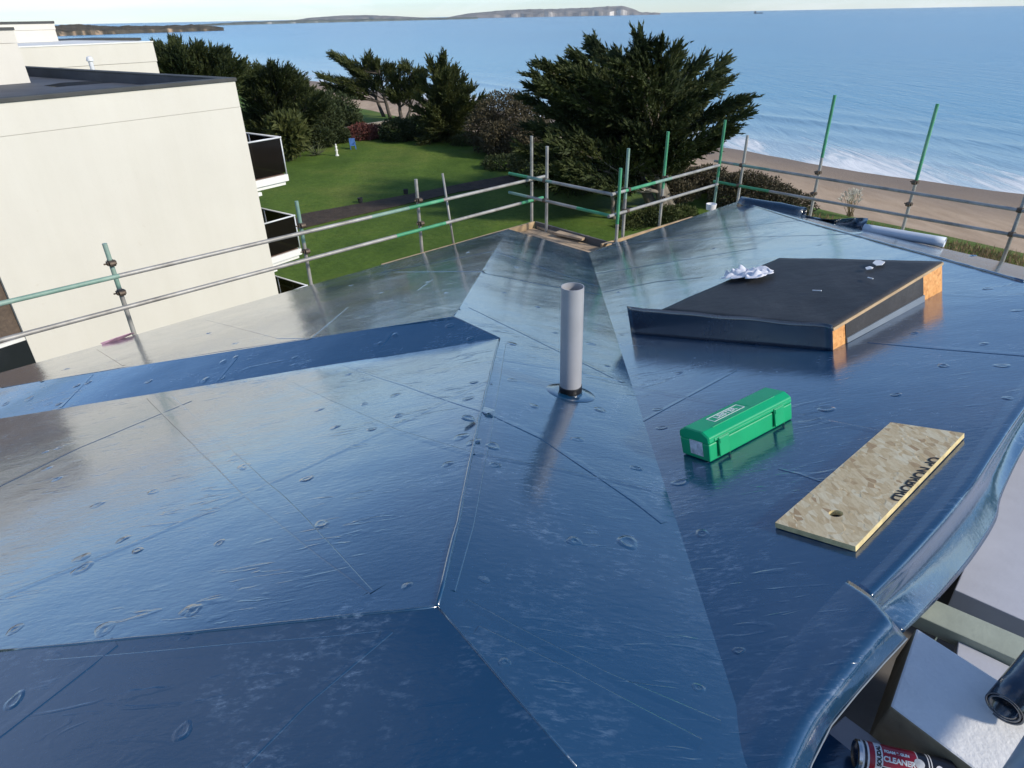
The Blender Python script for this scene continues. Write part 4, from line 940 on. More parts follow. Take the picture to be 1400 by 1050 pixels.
run4, po4 = run('tube guardrail with tall green topped posts in front of the beach',
    [((1018, 185), (1008, 278), None), ((1142, 130), (1108, 292), [(0, .52, T_), (.52, 1, G)]), ((1283, 142), (1235, 310), [(0, .40, T_), (.40, 1, G)]), ((1412, 225), (1370, 358), None)],
    [((977, 220), (1440, 295), [(0, .08, T_), (.08, .22, W_), (.22, 1, T_)]), ((976, 248), (1440, 331), [(0, .22, G), (.22, 1, T_)])])
f_ = PZ(622, 333, -3.0); t_ = PY(605, 237, f_[1] + 0.25)
tag(MB().tube([np.array([f_[0], f_[1], -3.2]), t_], 0.017, 10).build('thin_pole', 'tube', smooth=True), 'thin pale pole leaning on the guardrail beside the lawn', 'pole')
# corner deck with toe boards
td = thing('corner_deck', 'timber scaffold deck with toe boards at the roof corner', 'scaffold deck')
cA = PZ(729, 304, -3.02); cA2 = PZ(690, 315, -3.02); cB2 = PZ(846, 337, -3.02)
d1 = unit(cA2 - cA); d2 = unit(cB2 - cA)
MB().box(cA - (0, 0, 0.18), d1 * 3.0, unit(np.cross(UPV, d1)) * 0.038, (0, 0, 0.20)).build('toe_board', 'timber', td, bevel=0.003)
MB().box(cA - (0, 0, 0.18) + d2 * 0.04, d2 * 1.9, -unit(np.cross(UPV, d2)) * -0.038, (0, 0, 0.20)).build('toe_board', 'timber_grey_shade', td, bevel=0.003)  # same timber as the other toe board, shade put into the colour
for i in range(3):
    b0 = cA - o2 * (0.045 + i * 0.232) + d2 * 0.05; b0[2] = -3.135
    MB().box(b0, d2 * 1.9, -o2 * 0.222, (0, 0, 0.038)).build('deck_board', 'timber_old', td, bevel=0.003)
for k, (x, y, L, rz, zz) in enumerate(((750, 318, 0.62, 0.10, -3.097), (776, 325, 0.55, -0.12, -3.06))):
    c = PZ(x, y, zz); dd = unit(d2 + d1 * rz)
    tag(MB().box(c - dd * L / 2, dd * L, unit(np.cross(UPV, dd)) * 0.20, (0, 0, 0.036)).build('loose_plank', 'timber_old', bevel=0.003), ['weathered loose plank on the corner deck by the toe board', 'pale loose plank stacked crosswise on the other deck plank'][k], 'plank')
tb0, tb1 = PZ(828, 336, -2.98), PZ(952, 298, -2.98); dd = unit(tb1 - tb0)
tag(MB().box(tb0 + o1 * 0.06 - (0, 0, 0.2), (tb1 - tb0), o1 * 0.035, (0, 0, 0.21)).build('toe_board', 'timber', bevel=0.003), 'pale timber toe board along the eaves below the dark cypress', 'toe board')
q = PZ(973, 277, -2.9)
tag(MB().lathe(q + np.array([0, 0, -0.12]), (0, 0, 1), [(0.001, 0), (0.08, 0), (0.09, 0.10), (0.08, 0.10), (0.07, 0.02), (0.001, 0.02)], 20).build('bucket', 'paper', smooth=True, autos=40), 'white bucket on the eaves by the far roof corner', 'bucket')

# ------------------------------------------------------------------ white building next door
nb = thing('white_apartment_block', 'cream rendered flat roofed apartment block with glazed sea balconies', 'building')
a36 = math.radians(36); NT = np.array([math.sin(a36), math.cos(a36), 0]); NW = np.array([-math.cos(a36), math.sin(a36), 0])
NC = PY(320.5, 106, 22.0); ZT = NC[2]; NC0 = np.array([NC[0], NC[1], 0])
def nl(t, w_, z): return NC0 + NT * t + NW * w_ + np.array([0, 0, z])
LE = PV(24, 435, NC0, NC0 + NT); WL = -((LE - NC0) @ NT)
bw_ = (PZ(100, 77, ZT) - NC0) @ NW; DW = max(8.0, min(bw_, 16.0))
def nbox(t0, t1, w0, w1, z0, z1, name, mat, parent=nb, bevel=0.0):
    return MB().box(nl(t0, w0, z0), NT * (t1 - t0), NW * (w1 - w0), (0, 0, z1 - z0)).build(name, mat, parent, bevel=bevel)
RF = ZT - 0.34
nbox(-WL, 0, 0, 0.3, GZ, ZT - 0.829, 'flank_wall', 'render')
nbox(-WL - 6, 0, 0.0, 0.305, ZT - 0.825, ZT - 0.10, 'parapet_band', 'render', bevel=0.01)
nbox(-0.3, 0, 0.3, DW, GZ, ZT - 0.10, 'sea_wall', 'render')
nbox(-18, -0.3, DW - 0.3, DW, GZ, ZT - 0.10, 'rear_wall', 'render')
nbox(-18, -0.3, 0.3, DW - 0.3, RF - 0.25, RF, 'roof_deck', 'roof_felt')
nbox(-18, 0.04, -0.04, 0.34, ZT - 0.10, ZT, 'coping', 'coping', bevel=0.012); nbox(-0.32, 0.04, 0.34, DW, ZT - 0.10, ZT, 'coping', 'coping', bevel=0.012); nbox(-18, -0.32, DW - 0.34, DW, ZT - 0.10, ZT, 'coping', 'coping', bevel=0.012)
nbox(-18, -0.32, 0.34, 0.36, RF, ZT - 0.06, 'felt_upstand', 'roof_felt'); nbox(-0.34, -0.32, 0.36, DW - 0.36, RF, ZT - 0.06, 'felt_upstand', 'roof_felt'); nbox(-18, -0.32, DW - 0.36, DW - 0.34, RF, ZT - 0.06, 'felt_upstand', 'roof_felt')
# recessed brick bay with a window beyond the end of the flank wall
nbox(-WL - 6, -WL, 0.12, 0.42, GZ, ZT - 0.84, 'brick_bay', 'brick')
wq = PV(20, 470, nl(0, 0.12, 0), nl(1, 0.12, 0)); wt = (wq - NC0) @ NT; wz = wq[2]
wf = nbox(wt - 1.2, wt + 0.42, 0.05, 0.12, wz - 1.3, wz + 0.12, 'window', 'white_paint'); nbox(wt - 1.1, wt + 0.33, 0.035, 0.06, wz - 1.2, wz + 0.03, 'pane', 'pane', wf)
# puddle, vent cowl
p0 = [PZ(x, y, RF + 0.006) for x, y in ((60, 117), (85, 113), (120, 111), (150, 108), (190, 106), (205, 106.5), (185, 110), (150, 113), (110, 116), (75, 119))]
MB().add(p0, [tuple(range(len(p0)))[::-1]]).build('rain_puddle', 'puddle', nb)
vq = PZ(128, 99, RF); vc = MB(); vc.lathe((vq[0], vq[1], RF), (0, 0, 1), [(0.09, 0), (0.09, 0.42), (0.14, 0.44), (0.14, 0.50), (0.10, 0.60), (0.001, 0.63)], 14); vc.build('vent_cowl', 'metal_white', nb, smooth=True, autos=40)
# penthouse
pA = PZ(42, 113, RF); tA_ = (pA - NC0) @ NT; wA = (pA - NC0) @ NW; zA = PY(18, 37, pA[1])[2]
nbox(tA_ - 9, tA_, wA, wA + 6, RF, zA - 0.5, 'penthouse_wall', 'render'); nbox(tA_ - 9, tA_ + 0.02, wA - 0.02, wA + 6, zA - 0.49, zA - 0.09, 'parapet_band', 'render'); nbox(tA_ - 9, tA_ + 0.05, wA - 0.05, wA + 6, zA - 0.09, zA, 'coping', 'coping')
# balconies
bal_top = (PY(392, 188, 23.1))[2]
for k in range(3):
    zr = bal_top - 2.62 * k; zf = zr - 1.30; PJ = 1.38; W0, W1 = 0.12, 5.6
    b = nbox(0.0, PJ, W0, W1, zf - 0.12, zf + 0.10, 'balcony', 'white_paint', bevel=0.01)
    nbox(0.0, PJ - 0.10, W0 + 0.08, W1, zf - 0.24, zf - 0.12, 'balcony_soffit', 'white_paint', b)
    nbox(0.03, PJ - 0.08, W0 + 0.08, W1, zf + 0.10, zf + 0.13, 'deck', 'brown_wood', b)
    for (t0, w0, t1, w1) in ((0, W0 + .03, PJ, W0 + .03), (PJ - .03, W0, PJ - .03, W1)):
        MB().tube([nl(t0, w0, zr), nl(t1, w1, zr)], 0.028, 8).build('handrail', 'metal_white', b, smooth=True)
    for w_ in (W0 + 0.03, 1.9, 3.7, W1 - 0.05): MB().tube([nl(PJ - .03, w_, zf + 0.08), nl(PJ - .03, w_, zr)], 0.022, 8).build('rail_post', 'metal_white', b, smooth=True)
    nbox(0.04, PJ - 0.07, W0 + 0.025, W0 + 0.037, zf + 0.17, zr - 0.03, 'glass_panel', 'glass', b)
    for w0, w1 in ((W0 + 0.08, 1.86), (1.94, 3.66), (3.74, W1 - 0.1)): nbox(PJ - .036, PJ - .024, w0, w1, zf + 0.17, zr - 0.03, 'glass_panel', 'glass', b)
    d = nbox(0.0, 0.02, 0.9, 4.9, zf + 0.14, zf + 2.2, 'balcony_door', 'white_paint'); nbox(0.02, 0.03, 1.0, 2.85, zf + 0.22, zf + 2.1, 'pane', 'pane', d); nbox(0.02, 0.03, 2.95, 4.8, zf + 0.22, zf + 2.1, 'pane', 'pane', d)
    nbox(0.0, 0.14, 0.0, 0.118, zf - 0.36, zf - 0.25, 'drip_block', 'white_paint', b)
# farther white buildings
fb_ = thing('rear_white_block', 'cream building with stepped parapet behind the dark flat roof', 'building')
cR = PY(207, 56, 40.0); zC = cR[2]
def fbox(root, c, t0, t1, w0, w1, z0, z1, name, mat):
    return MB().box(np.array([c[0], c[1], z0]) + NT * t0 + NW * w0, NT * (t1 - t0), NW * (w1 - w0), (0, 0, z1 - z0)).build(name, mat, root)
fbox(fb_, cR, -16, 0, 0, 9, GZ, zC - 1.0, 'wall', 'render'); fbox(fb_, cR, -9.2, 0.03, -0.03, 9, zC - 0.985, zC - 0.06, 'parapet_panel', 'render'); fbox(fb_, cR, -16, -9.23, -0.03, 9, zC - 0.985, zC - 0.06, 'parapet_panel', 'render'); fbox(fb_, cR, -16, 0.06, -0.06, 9, zC - 0.06, zC, 'coping', 'white_paint')
th2 = thing('rear_stair_tower', 'boxy cream rooftop tower rising over the farther parapet', 'building')
cT = PY(72, 30, 44.0); zT2 = cT[2]
fbox(th2, cT, -9, 0, 0, 6, GZ, zT2 - 0.4, 'wall', 'render'); fbox(th2, cT, -9, 0.03, -0.03, 6, zT2 - 0.39, zT2 - 0.08, 'parapet_band', 'render'); fbox(th2, cT, -9, 0.06, -0.06, 6, zT2 - 0.08, zT2 + 0.05, 'coping', 'coping')
th3 = thing('far_flat_roof', 'low dark flat roofed building beyond the cream parapet', 'building')
cU = PY(190, 51.5, 62.0)
fbox(th3, cU, -24, 0, 0, 8, GZ, cU[2] - 0.2, 'wall', 'render'); fbox(th3, cU, -24, 0.1, -0.1, 8, cU[2] - 0.2, cU[2], 'coping', 'coping')

# ------------------------------------------------------------------ vegetation
def leaf_mesh(name, V, parent, mat):
    """V: (n,3,3) triangles"""
    n = len(V); me = bpy.data.meshes.new(name); me.vertices.add(n * 3); me.loops.add(n * 3); me.polygons.add(n)
    me.vertices.foreach_set('co', V.reshape(-1).astype(np.float32)); me.loops.foreach_set('vertex_index', np.arange(n * 3, dtype=np.int32))
    me.polygons.foreach_set('loop_start', np.arange(0, n * 3, 3, dtype=np.int32)); me.update(); me.validate()
    me.materials.append(MAT[mat]); o = bpy.data.objects.new(name, me); COL.objects.link(o)
    if parent is not None: o.parent = parent
    return o
def nrm(a): return a / (np.linalg.norm(a, axis=-1, keepdims=True) + 1e-9)
def sprays(P, D, L, k=9, spread=0.5, lw=0.40, ll=0.46):
    """feathery sprays: k pointed leaf sprigs set along each axis"""
    n = len(P); out = []
    for j in range(k):
        f = j / (k - 1); rnd = rng.normal(size=(n, 3)); d = nrm(D * 1.0 + rnd * spread * (1 - 0.6 * f)); l = (L * ll * (1 - 0.35 * f))[:, None]
        b = P + D * (L * f * 0.85)[:, None]; s = nrm(np.cross(d, rng.normal(size=(n, 3)))) * l * lw
        out.append(np.stack([b - s * 0.5, b + s * 0.5, b + d * l], 1))
    return np.concatenate(out)
def cloud(ells, n, size, up=0.2):
    """loose leaves through a set of ellipsoids (cx,cy,cz,rx,ry,rz), denser at the shell"""
    out = []; vols = np.array([e[3] * e[4] for e in ells]); cnt = np.maximum(20, n * vols / vols.sum()).astype(int)
    for e, c in zip(ells, cnt):
        d = nrm(rng.normal(size=(c, 3))); r = rng.uniform(0.45, 1.06, c) ** 0.6; r *= 1 + 0.18 * np.sin(d[:, 0] * 7 + e[0]) * np.sin(d[:, 1] * 6 + e[1]) * np.cos(d[:, 2] * 5)
        P = np.array(e[:3]) + d * r[:, None] * np.array(e[3:6]); dd = nrm(d + rng.normal(size=(c, 3)) * 0.7 + np.array([0, 0, up])); l = size * rng.uniform(0.6, 1.4, c)[:, None]
        s = nrm(np.cross(dd, rng.normal(size=(c, 3)))) * l * 0.28
        out.append(np.stack([P - s, P + s, P + dd * l], 1))
    return np.concatenate(out)
def limb(mb, a, b, r0, r1, bow=0.12, k=6, m=0):
    a, b = np.asarray(a, float), np.asarray(b, float); L = np.linalg.norm(b - a); off = rng.normal(size=3) * L * bow * 0.4; off[2] = -abs(off[2]) * 0.6
    pts = [a + (b - a) * t + off * math.sin(math.pi * t) + rng.normal(size=3) * L * 0.012 for t in np.linspace(0, 1, k)]
    mb.tube(pts, list(np.linspace(r0, r1, k)), 7, m)
    return pts
def cypress(name, label, base, trunk_top, tips, pad=1.2, dens=70, L=0.9, mat='cypress', group=None, barkm='bark', stems=1, r=0.35, k=9, low=0.25, flat=0.5, start=0.30, kspread=0.45, arms=0, level=1.0):
    root = thing(name, label, 'tree', group); mb = MB(); base = np.asarray(base, float); top = np.asarray(trunk_top, float); TR_ = []
    for s in range(stems):
        off = np.array([math.cos(s * 2.4), math.sin(s * 2.4), 0]) * (0.0 if stems == 1 else r * 2.2)
        b0 = base + off * 0.8; b0[2] = GZ - 0.1; TR_.append(limb(mb, b0, top + off * 2.0, r, r * 0.35, 0.10, 8))
    V = []; pad0 = pad
    for it, tip in enumerate(tips):
        pad = pad0 * (0.55 if it < arms else 1.0); tip = np.asarray(tip, float); tr = TR_[rng.integers(len(TR_))]
        hfrac = np.clip((tip[2] - base[2]) / (top[2] - base[2]) - 0.30 - 0.12 * rng.random(), low, 0.97); q = hfrac * (len(tr) - 1); i = int(q); i = min(i, len(tr) - 2); a = tr[i] + (tr[i + 1] - tr[i]) * (q - i)
        pts = limb(mb, a, tip, r * 0.32, 0.025, 0.16, 6); D0 = tip - a; Ln = np.linalg.norm(D0); D0 = D0 / Ln; D0 = unit(D0 * np.array([1, 1, level])); n = int(dens * (0.6 + Ln / 8))
        t = start + (1 - start) * rng.random(n) ** 0.75
        seg = np.array(pts); idx = t * (len(pts) - 1); ii = np.minimum(idx.astype(int), len(pts) - 2); fr_ = (idx - ii)[:, None]; C = seg[ii] * (1 - fr_) + seg[ii + 1] * fr_
        rad = pad * np.sqrt(np.clip(1.08 - t, 0, 1)) * (0.7 + 0.5 * rng.random()); J = rng.normal(size=(n, 3)) * rad[:, None] * 0.55; J[:, 2] *= flat
        Dv = nrm(D0 * 0.85 + J / (pad + 1e-6) * 0.55 + np.array([0, 0, 0.16]) + rng.normal(size=(n, 3)) * 0.22)
        V.append(sprays(C + J, Dv, L * rng.uniform(0.55, 1.25, n), k, spread=kspread))
    mb.build('trunk', barkm, root, smooth=True); leaf_mesh('crown', np.concatenate(V), root, mat); return root
def gpt(x, y): return PZ(x, y, GZ)
# the big cypress on the cliff edge
bt = gpt(905, 284); BY = bt[1]
tips = []
for (x, y) in ((728, 86), (722, 118), (727, 104), (738, 70), (760, 76), (773, 70), (792, 58), (812, 40), (822, 48), (846, 60), (874, 38), (888, 42), (905, 44), (925, 52), (928, 66), (958, 66), (940, 78), (990, 68), (978, 84), (992, 96), (970, 108), (1018, 118), (1008, 128), (1014, 142), (1000, 160), (985, 168), (960, 182), (955, 130), (940, 150)):
    tips.append(PY(x, y, BY + rng.uniform(-3.5, 3.5)))
for (x, y, n_) in ((860, 75, 4), (800, 85, 5), (760, 105, 5), (850, 110, 5), (900, 100, 5), (930, 120, 4), (760, 140, 5), (740, 160, 4), (800, 150, 5), (850, 150, 5), (900, 150, 5), (940, 170, 4), (770, 180, 4), (735, 190, 4), (820, 185, 4), (870, 190, 3), (910, 185, 3), (760, 215, 4), (795, 222, 3), (735, 222, 3)):
    for _ in range(n_): tips.append(PY(x + rng.uniform(-22, 22), y + rng.uniform(-14, 14), BY + rng.uniform(-5.5, 5.5)))
cypress('monterey_cypress', 'huge dark spreading cypress with jagged crown on the cliff edge', bt, PY(868, 112, BY), lower(tips, 0.75), pad=1.1, dens=100, L=1.0, arms=29, r=0.42, stems=3, barkm='bark_pale', k=11, low=0.16, flat=0.32, level=0.5)
# lower olive cypress branches in front of it
b2 = gpt(845, 300); tips = []
for (x, y, n_) in ((800, 205, 4), (830, 198, 4), (865, 200, 4), (775, 215, 3), (880, 215, 3), (845, 215, 4)):
    for _ in range(n_): tips.append(PY(x + rng.uniform(-14, 14), y + rng.uniform(-6, 8), b2[1] + rng.uniform(-2, 2)))
cypress('small_cypress', 'small olive flat topped cypress beneath the huge cypress', b2, PY(838, 212, b2[1]), tips, pad=0.7, dens=40, L=0.7, mat='cypress_olive', r=0.16, stems=2, barkm='bark_pale', low=0.3, flat=0.35)
# cypress with leaning top in the middle of the garden edge
b3 = gpt(618, 193); tips = []
for (x, y) in ((606, 68), (598, 82), (588, 76), (622, 88), (578, 100), (632, 100), (645, 112), (655, 124), (665, 130), (572, 125), (570, 140), (575, 155), (580, 170), (650, 140), (642, 155)): tips.append(PY(x, y, b3[1] + rng.uniform(-1.5, 1.5)))
for (x, y, n_) in ((605, 95, 6), (600, 120, 8), (625, 120, 6), (640, 132, 5), (595, 145, 8), (620, 150, 8), (600, 165, 6), (625, 172, 5), (585, 175, 4)):
    for _ in range(n_): tips.append(PY(x + rng.uniform(-12, 12), y + rng.uniform(-8, 8), b3[1] + rng.uniform(-3, 3)))
cypress('leaning_cypress', 'dense cone shaped cypress with its tip bent over', b3, PY(606, 94, b3[1]), lower(tips, 0.8), pad=1.0, dens=95, L=1.05, arms=15, mat='cypress_olive', r=0.3)
# open cypress pair with bare trunks
for (bx, by, tx, ty, pts, lab) in ((528, 160, 506, 95, ((456, 74), (440, 103), (450, 112), (470, 84), (500, 74), (485, 92), (468, 108), (510, 86), (495, 104), (520, 82), (475, 120), (530, 90), (515, 108)), 'open windswept cypress with flat layered crown above the beach'),
                                   (552, 168, 548, 100, ((550, 88), (535, 100), (575, 98), (565, 110), (545, 112), (530, 120), (580, 118), (560, 124), (540, 128), (572, 96)), 'thin trunked cypress beside the windswept cypress')):
    b = gpt(bx, by); tips = []
    for (x, y) in pts:
        for _ in range(3): tips.append(PY(x + rng.uniform(-6, 6), y + rng.uniform(-4, 4), b[1] + rng.uniform(-2.5, 2.5)))
    cypress('windswept_cypress', lab, b, PY(tx, ty, b[1]), lower(tips, 0.4), pad=0.95, dens=60, L=1.0, mat='cypress_olive', r=0.30, stems=2, flat=0.28, start=0.5, low=0.35)
# dense dark cypresses behind the white building
for (bx, by, tx, ty, env, lab) in ((262, 170, 262, 66, [(222, 58), (235, 52), (250, 58), (275, 56), (295, 58), (310, 66), (320, 74), (318, 88), (300, 84), (280, 76), (255, 78), (232, 74), (240, 95), (270, 95), (225, 85), (215, 66), (305, 98)], 'dark cypress row rising behind the flat roof edge'),
                                   (372, 205, 372, 98, [(335, 92), (350, 86), (365, 84), (388, 84), (400, 96), (415, 108), (425, 122), (435, 135), (342, 108), (330, 118), (360, 112), (385, 112), (400, 128), (350, 135), (375, 140), (415, 145), (335, 150), (355, 160), (390, 160), (345, 175), (372, 178), (410, 168)], 'broad dark cypress between the white building and the lawn')):
    b = gpt(bx, by) if by > 175 else PY(bx, by, 68.0); b = np.array([b[0], b[1], GZ]); tips = []
    for (x, y) in env:
        for _ in range(4): tips.append(PY(x + rng.uniform(-9, 9), y + rng.uniform(-6, 8), b[1] + rng.uniform(-3.5, 3.5)))
    cypress('dark_cypress', lab, b, PY(tx, ty + 10, b[1]), lower(tips, 0.9), pad=1.15, dens=90, L=1.0, r=0.35)
def bush(name, label, ells_px, mat, n, size, cat='bush', stems=True, group=None, stemm='bark'):
    root = thing(name, label, cat, group); E_ = []; mb = MB()
    for (x, y, Y, rx, ry, rz) in ells_px:
        c = PY(x, y, Y); E_.append((c[0], c[1], c[2], rx, ry, rz))
        for _ in range(3):
            a = rng.uniform(0, 6.28); mb.tube([np.array([c[0] + 0.15 * math.cos(a), c[1] + 0.15 * math.sin(a), GZ - 0.2]), np.array([c[0] + rx * 0.5 * math.cos(a), c[1] + ry * 0.5 * math.sin(a), c[2] + 0.2 * rz])], [0.06, 0.02], 5)
    leaf_mesh('foliage', cloud(E_, n, size), root, mat); mb.build('stem', stemm, root, smooth=True); return root
bush('dark_shrub', 'dark evergreen shrub bank along the far side of the lawn', [(420, 165, 86, 4.5, 3, 3.6), (450, 160, 92, 4, 3, 3.2), (470, 172, 90, 2.6, 2.5, 2.0), (395, 178, 80, 3, 2.5, 2.6), (440, 182, 84, 2.4, 2, 1.8)], 'bush', 26000, 0.34)
bush('palm_shrub', 'pale green strappy shrub beside the white building balcony', [(390, 185, 72, 1.6, 1.6, 1.8), (402, 180, 74, 1.2, 1.2, 1.6)], 'cypress_olive', 3500, 0.75)
bush('rounded_shrub', 'rounded dark shrub in front of the low stone wall', [(543, 181, 84, 2.1, 2, 1.6), (566, 176, 88, 1.6, 1.6, 1.5)], 'bush', 9000, 0.26)
bush('rounded_shrub', 'low green shrub beside the blue garden chair', [(462, 186, 83, 1.4, 1.2, 1.1), (437, 190, 80, 1.8, 1.3, 1.2)], 'bush', 6000, 0.24)
bush('red_shrub', 'reddish brown leafless shrub against the low stone wall', [(495, 183, 85, 1.9, 1.2, 1.2), (512, 182, 86, 1.5, 1.1, 1.1)], 'red_leaf', 3800, 0.24)
bush('low_hedge', 'low dark hedge running between the rounded shrub and the cone cypress', [(585, 188, 84, 2.4, 1.3, 0.9), (600, 190, 83, 2.2, 1.3, 0.9), (640, 194, 80, 2.0, 1.4, 1.0)], 'bush', 8000, 0.24)
bush('brown_shrub', 'large twiggy brown shrub between the cone cypress and the huge cypress', [(690, 165, 76, 3.4, 3, 3.0), (665, 178, 75, 2.4, 2.4, 2.2), (715, 175, 74, 3.0, 2.6, 3.0), (730, 195, 70, 2.4, 2.2, 2.4), (690, 190, 72, 2.6, 2.2, 1.8)], 'bush_brown', 24000, 0.26, stemm='bark_pale')
bush('dark_shrub', 'dark shade shrubs beneath the huge cypress', [(760, 238, 58, 2.6, 2.2, 1.6), (795, 244, 56, 2.4, 2.0, 1.4), (735, 226, 62, 2.6, 2, 1.8), (690, 224, 66, 2.2, 1.6, 0.8)], 'bush', 13000, 0.24)
bush('cliff_hedge', 'brown green clipped hedge on the cliff edge by the roof corner', [(1000, 262, 50, 1.7, 1.5, 1.3), (1020, 258, 50, 1.8, 1.5, 1.3), (1042, 264, 49.5, 1.8, 1.4, 1.2), (1062, 272, 49, 1.7, 1.4, 1.1), (1082, 281, 48, 1.6, 1.4, 1.0)], 'bush_brown', 16000, 0.17, cat='hedge')
bush('cliff_scrub', 'brown scrub between the huge cypress and the sand', [(945, 248, 54, 2.0, 1.6, 1.0), (968, 244, 55, 1.8, 1.6, 1.0), (985, 252, 53, 1.4, 1.3, 0.8), (930, 262, 51, 1.6, 1.4, 0.7)], 'bush_brown', 12000, 0.20)
bush('eaves_scrub', 'yellow green scrub below the pale toe board', [(880, 306, 46, 1.5, 1.2, 0.9), (905, 298, 46, 1.5, 1.2, 0.8), (860, 316, 45, 1.2, 1.0, 0.7), (930, 294, 46.5, 1.2, 1.0, 0.7)], 'cypress_olive', 9000, 0.18)
# dry grass on the cliff lip
n_ = 2600; cx = rng.uniform(1085, 1400, n_); P = []
for x in cx:
    q = gpt(x, 296 + (x - 1085) * 0.20 + rng.uniform(-8, 16)); P.append(q)
P = np.array(P); D_ = nrm(np.array([0, 0, 1.0]) + rng.normal(size=(n_, 3)) * 0.3); l = rng.uniform(0.15, 0.5, n_)[:, None]; s = nrm(np.cross(D_, rng.normal(size=(n_, 3)))) * 0.03
gr = leaf_mesh('dry_grass', np.stack([P - s, P + s, P + D_ * l], 1), None, 'dry_grass'); gr['kind'] = 'stuff'; gr['label'] = 'tall dry grass on the cliff edge above the sand'; gr['category'] = 'grass'
# pampas plumes
pp = thing('plume_grass', 'tuft of white feathery plumes on the sandy cliff edge', 'plant'); g0 = gpt(1162, 296)
n_ = 26; V = []; mb = MB()
for i in range(n_):
    a = rng.uniform(0, 6.28); tip = PY(1150 + rng.uniform(0, 26), 262 + rng.uniform(0, 16), g0[1] + rng.uniform(-0.6, 0.6)); mb.tube([g0 + rng.normal(size=3) * 0.1 * np.array([1, 1, 0]), tip], [0.02, 0.01], 5)
    d = unit(tip - g0); V.append(sprays(np.repeat(tip[None], 6, 0), nrm(np.repeat(d[None], 6, 0) + rng.normal(size=(6, 3)) * 0.3), np.full(6, 0.34), 5, lw=0.45))
mb.build('stalk', 'dry_grass', pp); leaf_mesh('plume', np.concatenate(V), pp, 'plume')
# spiky yucca-like plants
for (x, y, lab) in ((433, 212, 'spiky pale leaved plant on the lawn edge by the statue'), (418, 206, 'small spiky plant close to the white building')):
    g0 = gpt(x, y); n_ = 60; D_ = nrm(rng.normal(size=(n_, 3)) * np.array([1, 1, 0.5]) + np.array([0, 0, 0.8])); P = np.repeat(g0[None], n_, 0); s = nrm(np.cross(D_, rng.normal(size=(n_, 3)))) * 0.07
    o = leaf_mesh('spiky_plant', np.stack([P - s, P + s, P + D_ * rng.uniform(1.0, 1.7, n_)[:, None]], 1), None, 'spiky'); tag(o, lab, 'plant')

# ------------------------------------------------------------------ garden
bed = [gpt(x, y) for x, y in ((396, 306), (413, 293), (480, 281), (560, 266), (640, 250), (691, 241), (740, 233), (800, 232), (800, 244), (740, 249), (690, 254), (627, 263), (540, 283), (470, 299), (416, 312), (380, 320))]
mb = MB(); mb.add([p + np.array([0, 0, 0.02]) for p in bed] + [sum(bed[:8]) / 8 * 0 + p + np.array([0, 0, 0.05]) for p in bed], [tuple(range(16, 32))[::-1]] + [(i, (i + 1) % 16, 16 + (i + 1) % 16, 16 + i) for i in range(16)])
structure(mb.build('lawn_strip', 'soil'), 'long dark brown strip across the lawn')
for (x, y, lab) in ((493, 277, 'dark pot on the brown strip edge nearer the white building'), (555, 265, 'dark pot on the brown strip edge farther from the white building')):
    g0 = gpt(x, y); tag(MB().lathe(g0, (0, 0, 1), [(0.001, 0), (0.17, 0), (0.21, 0.34), (0.22, 0.38), (0.18, 0.38), (0.17, 0.33), (0.001, 0.31)], 14).build('garden_pot', 'dark_pot', smooth=True, autos=40), lab, 'pot')
# blue chair
ch = thing('garden_chair', 'blue garden chair at the end of the lawn', 'chair'); g0 = gpt(483, 204); ex, ey = unit([0.9, 0.3, 0]), unit([-0.3, 0.9, 0])
def chb(a, b, c, d, e, f, name): return MB().box(g0 + ex * a + ey * c + np.array([0, 0, e]), ex * (b - a), ey * (d - c), (0, 0, f - e)).build(name, 'blue_paint', ch)
chb(-.32, .32, -.3, .3, .42, .48, 'seat'); 
for i in range(4): chb(-.32 + i * .165, -.18 + i * .165, .27, .31, .48, 1.15, 'back_slat')
for a in (-.32, .26):
    for c in (-.3, .25): chb(a, a + .06, c, c + .05, 0, .42, 'leg')
    chb(a - .02, a + .08, -.3, .3, .68, .72, 'armrest')
# statue
su = thing('garden_statue', 'small white statue standing on the lawn', 'statue'); g0 = gpt(461, 213)
MB().lathe(g0, (0, 0, 1), [(0.2, 0), (0.2, 0.1), (0.12, 0.14), (0.12, 0.5), (0.18, 0.54), (0.18, 0.6), (0.001, 0.6)], 12).build('plinth', 'white_paint', su)
MB().lathe(g0, (0, 0, 1), [(0.13, 0.6), (0.10, 0.8), (0.14, 0.98), (0.06, 1.06), (0.09, 1.14), (0.07, 1.22), (0.001, 1.25)], 12).build('figure', 'white_paint', su, smooth=True)
# low stone wall by the beach: each stone its own piece
sw = thing('garden_wall', 'low pale stone wall at the seaward end of the lawn', 'wall'); wa, wb_ = gpt(455, 190), gpt(560, 172); wd = wb_ - wa; WLn = np.linalg.norm(wd); wd = wd / WLn; wn = unit(np.cross(UPV, wd))
for rr in range(3):
    x0 = -0.4 * (rr % 2)
    while x0 < WLn:
        l_ = rng.uniform(0.6, 1.2); h_ = 0.36; jj = rng.uniform(-0.03, 0.03)
        MB().box(wa + wd * x0 + wn * jj + np.array([0, 0, rr * 0.38]), wd * (l_ - 0.03), wn * 0.4, (0, 0, h_)).build('stone', 'stone', sw, bevel=0.04); x0 += l_
bq = gpt(620, 176)
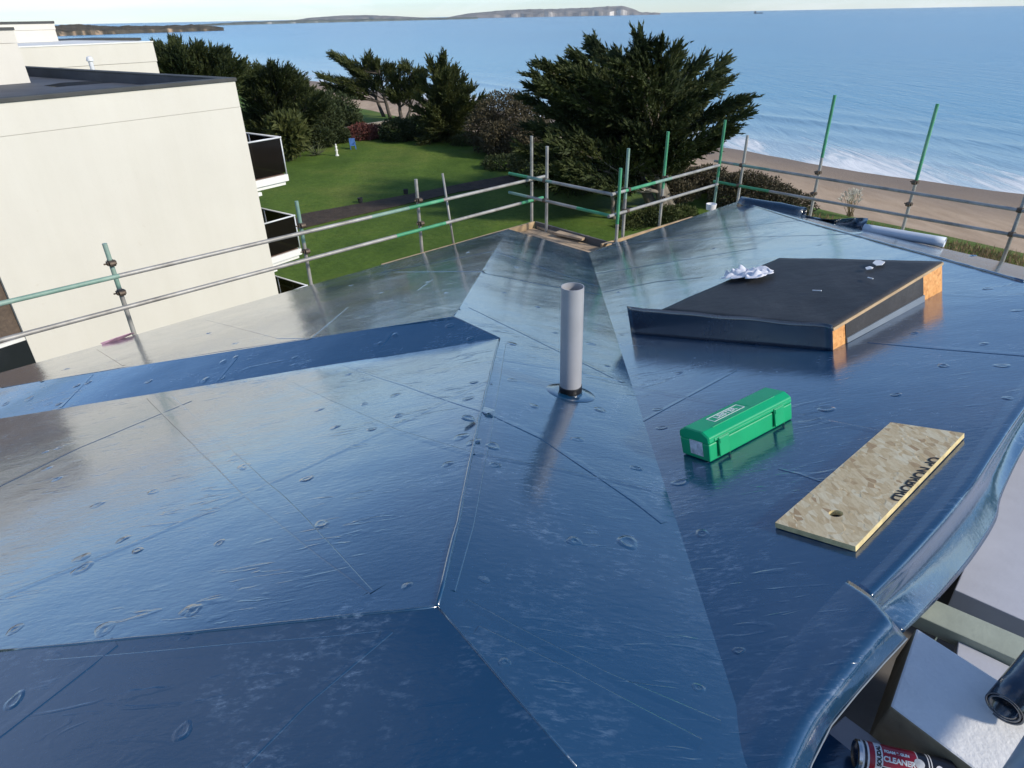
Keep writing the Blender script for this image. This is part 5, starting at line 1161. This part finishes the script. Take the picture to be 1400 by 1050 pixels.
# breakwater of rocks
bk = thing('rock_groyne', 'line of dark rocks at the water edge behind the huge cypress', 'rocks'); ra, rb = PZ(930, 208, SEA + 0.4), PZ(975, 212, SEA + 0.4)
for i in range(16):
    c = ra + (rb - ra) * rng.random() + rng.normal(size=3) * np.array([0.6, 0.6, 0.1]); q = [c + nrm(rng.normal(size=3)) * rng.uniform(0.5, 1.1) * np.array([1, 1, 0.7]) for _ in range(14)]
    bm = bmesh.new(); [bm.verts.new(x) for x in q]; bmesh.ops.convex_hull(bm, input=bm.verts[:]); 
    bmesh.ops.delete(bm, geom=[v for v in bm.verts if not v.link_faces], context='VERTS')
    me = bpy.data.meshes.new('rock'); bm.to_mesh(me); bm.free(); me.materials.append(MAT['rock']); o = bpy.data.objects.new('rock', me); COL.objects.link(o); o.parent = bk
# ship on the horizon
sp = thing('cargo_ship', 'tiny dark cargo ship on the horizon', 'ship'); sq = PZ(1037, 15.4, SEA); 
sq = sq * (9000 / sq[1]); sq[2] = SEA
MB().prism([sq + np.array(v) for v in ((-50, -8, -2), (45, -8, -2), (52, 0, -2), (45, 8, -2), (-50, 8, -2))], [sq + np.array(v) for v in ((-52, -9, 9), (50, -9, 9), (60, 0, 11), (50, 9, 9), (-52, 9, 9))]).build('hull', 'dark_pot', sp)
MB().box(sq + np.array([-46, -7, 9]), (16, 0, 0), (0, 14, 0), (0, 0, 16)).build('bridge', 'dark_pot', sp)

# ------------------------------------------------------------------ air
hz = MB().box((-14000, -2000, SEA - 8), (34000, 0, 0), (0, 20000, 0), (0, 0, 290)).build('haze', 'paper')
hm = bpy.data.materials.new('haze_air'); hm.use_nodes = True; hn = hm.node_tree; hn.nodes.clear()
hv = hn.nodes.new('ShaderNodeVolumePrincipled'); hv.inputs['Color'].default_value = (0.72, 0.87, 1.0, 1); hv.inputs['Density'].default_value = 2.6e-5; hv.inputs['Anisotropy'].default_value = 0.2
ho = hn.nodes.new('ShaderNodeOutputMaterial'); hn.links.new(hv.outputs[0], ho.inputs['Volume'])
hz.data.materials.clear(); hz.data.materials.append(hm); hz['kind'] = 'stuff'; hz['label'] = 'thin pale sea haze over the whole view'; hz['category'] = 'haze'
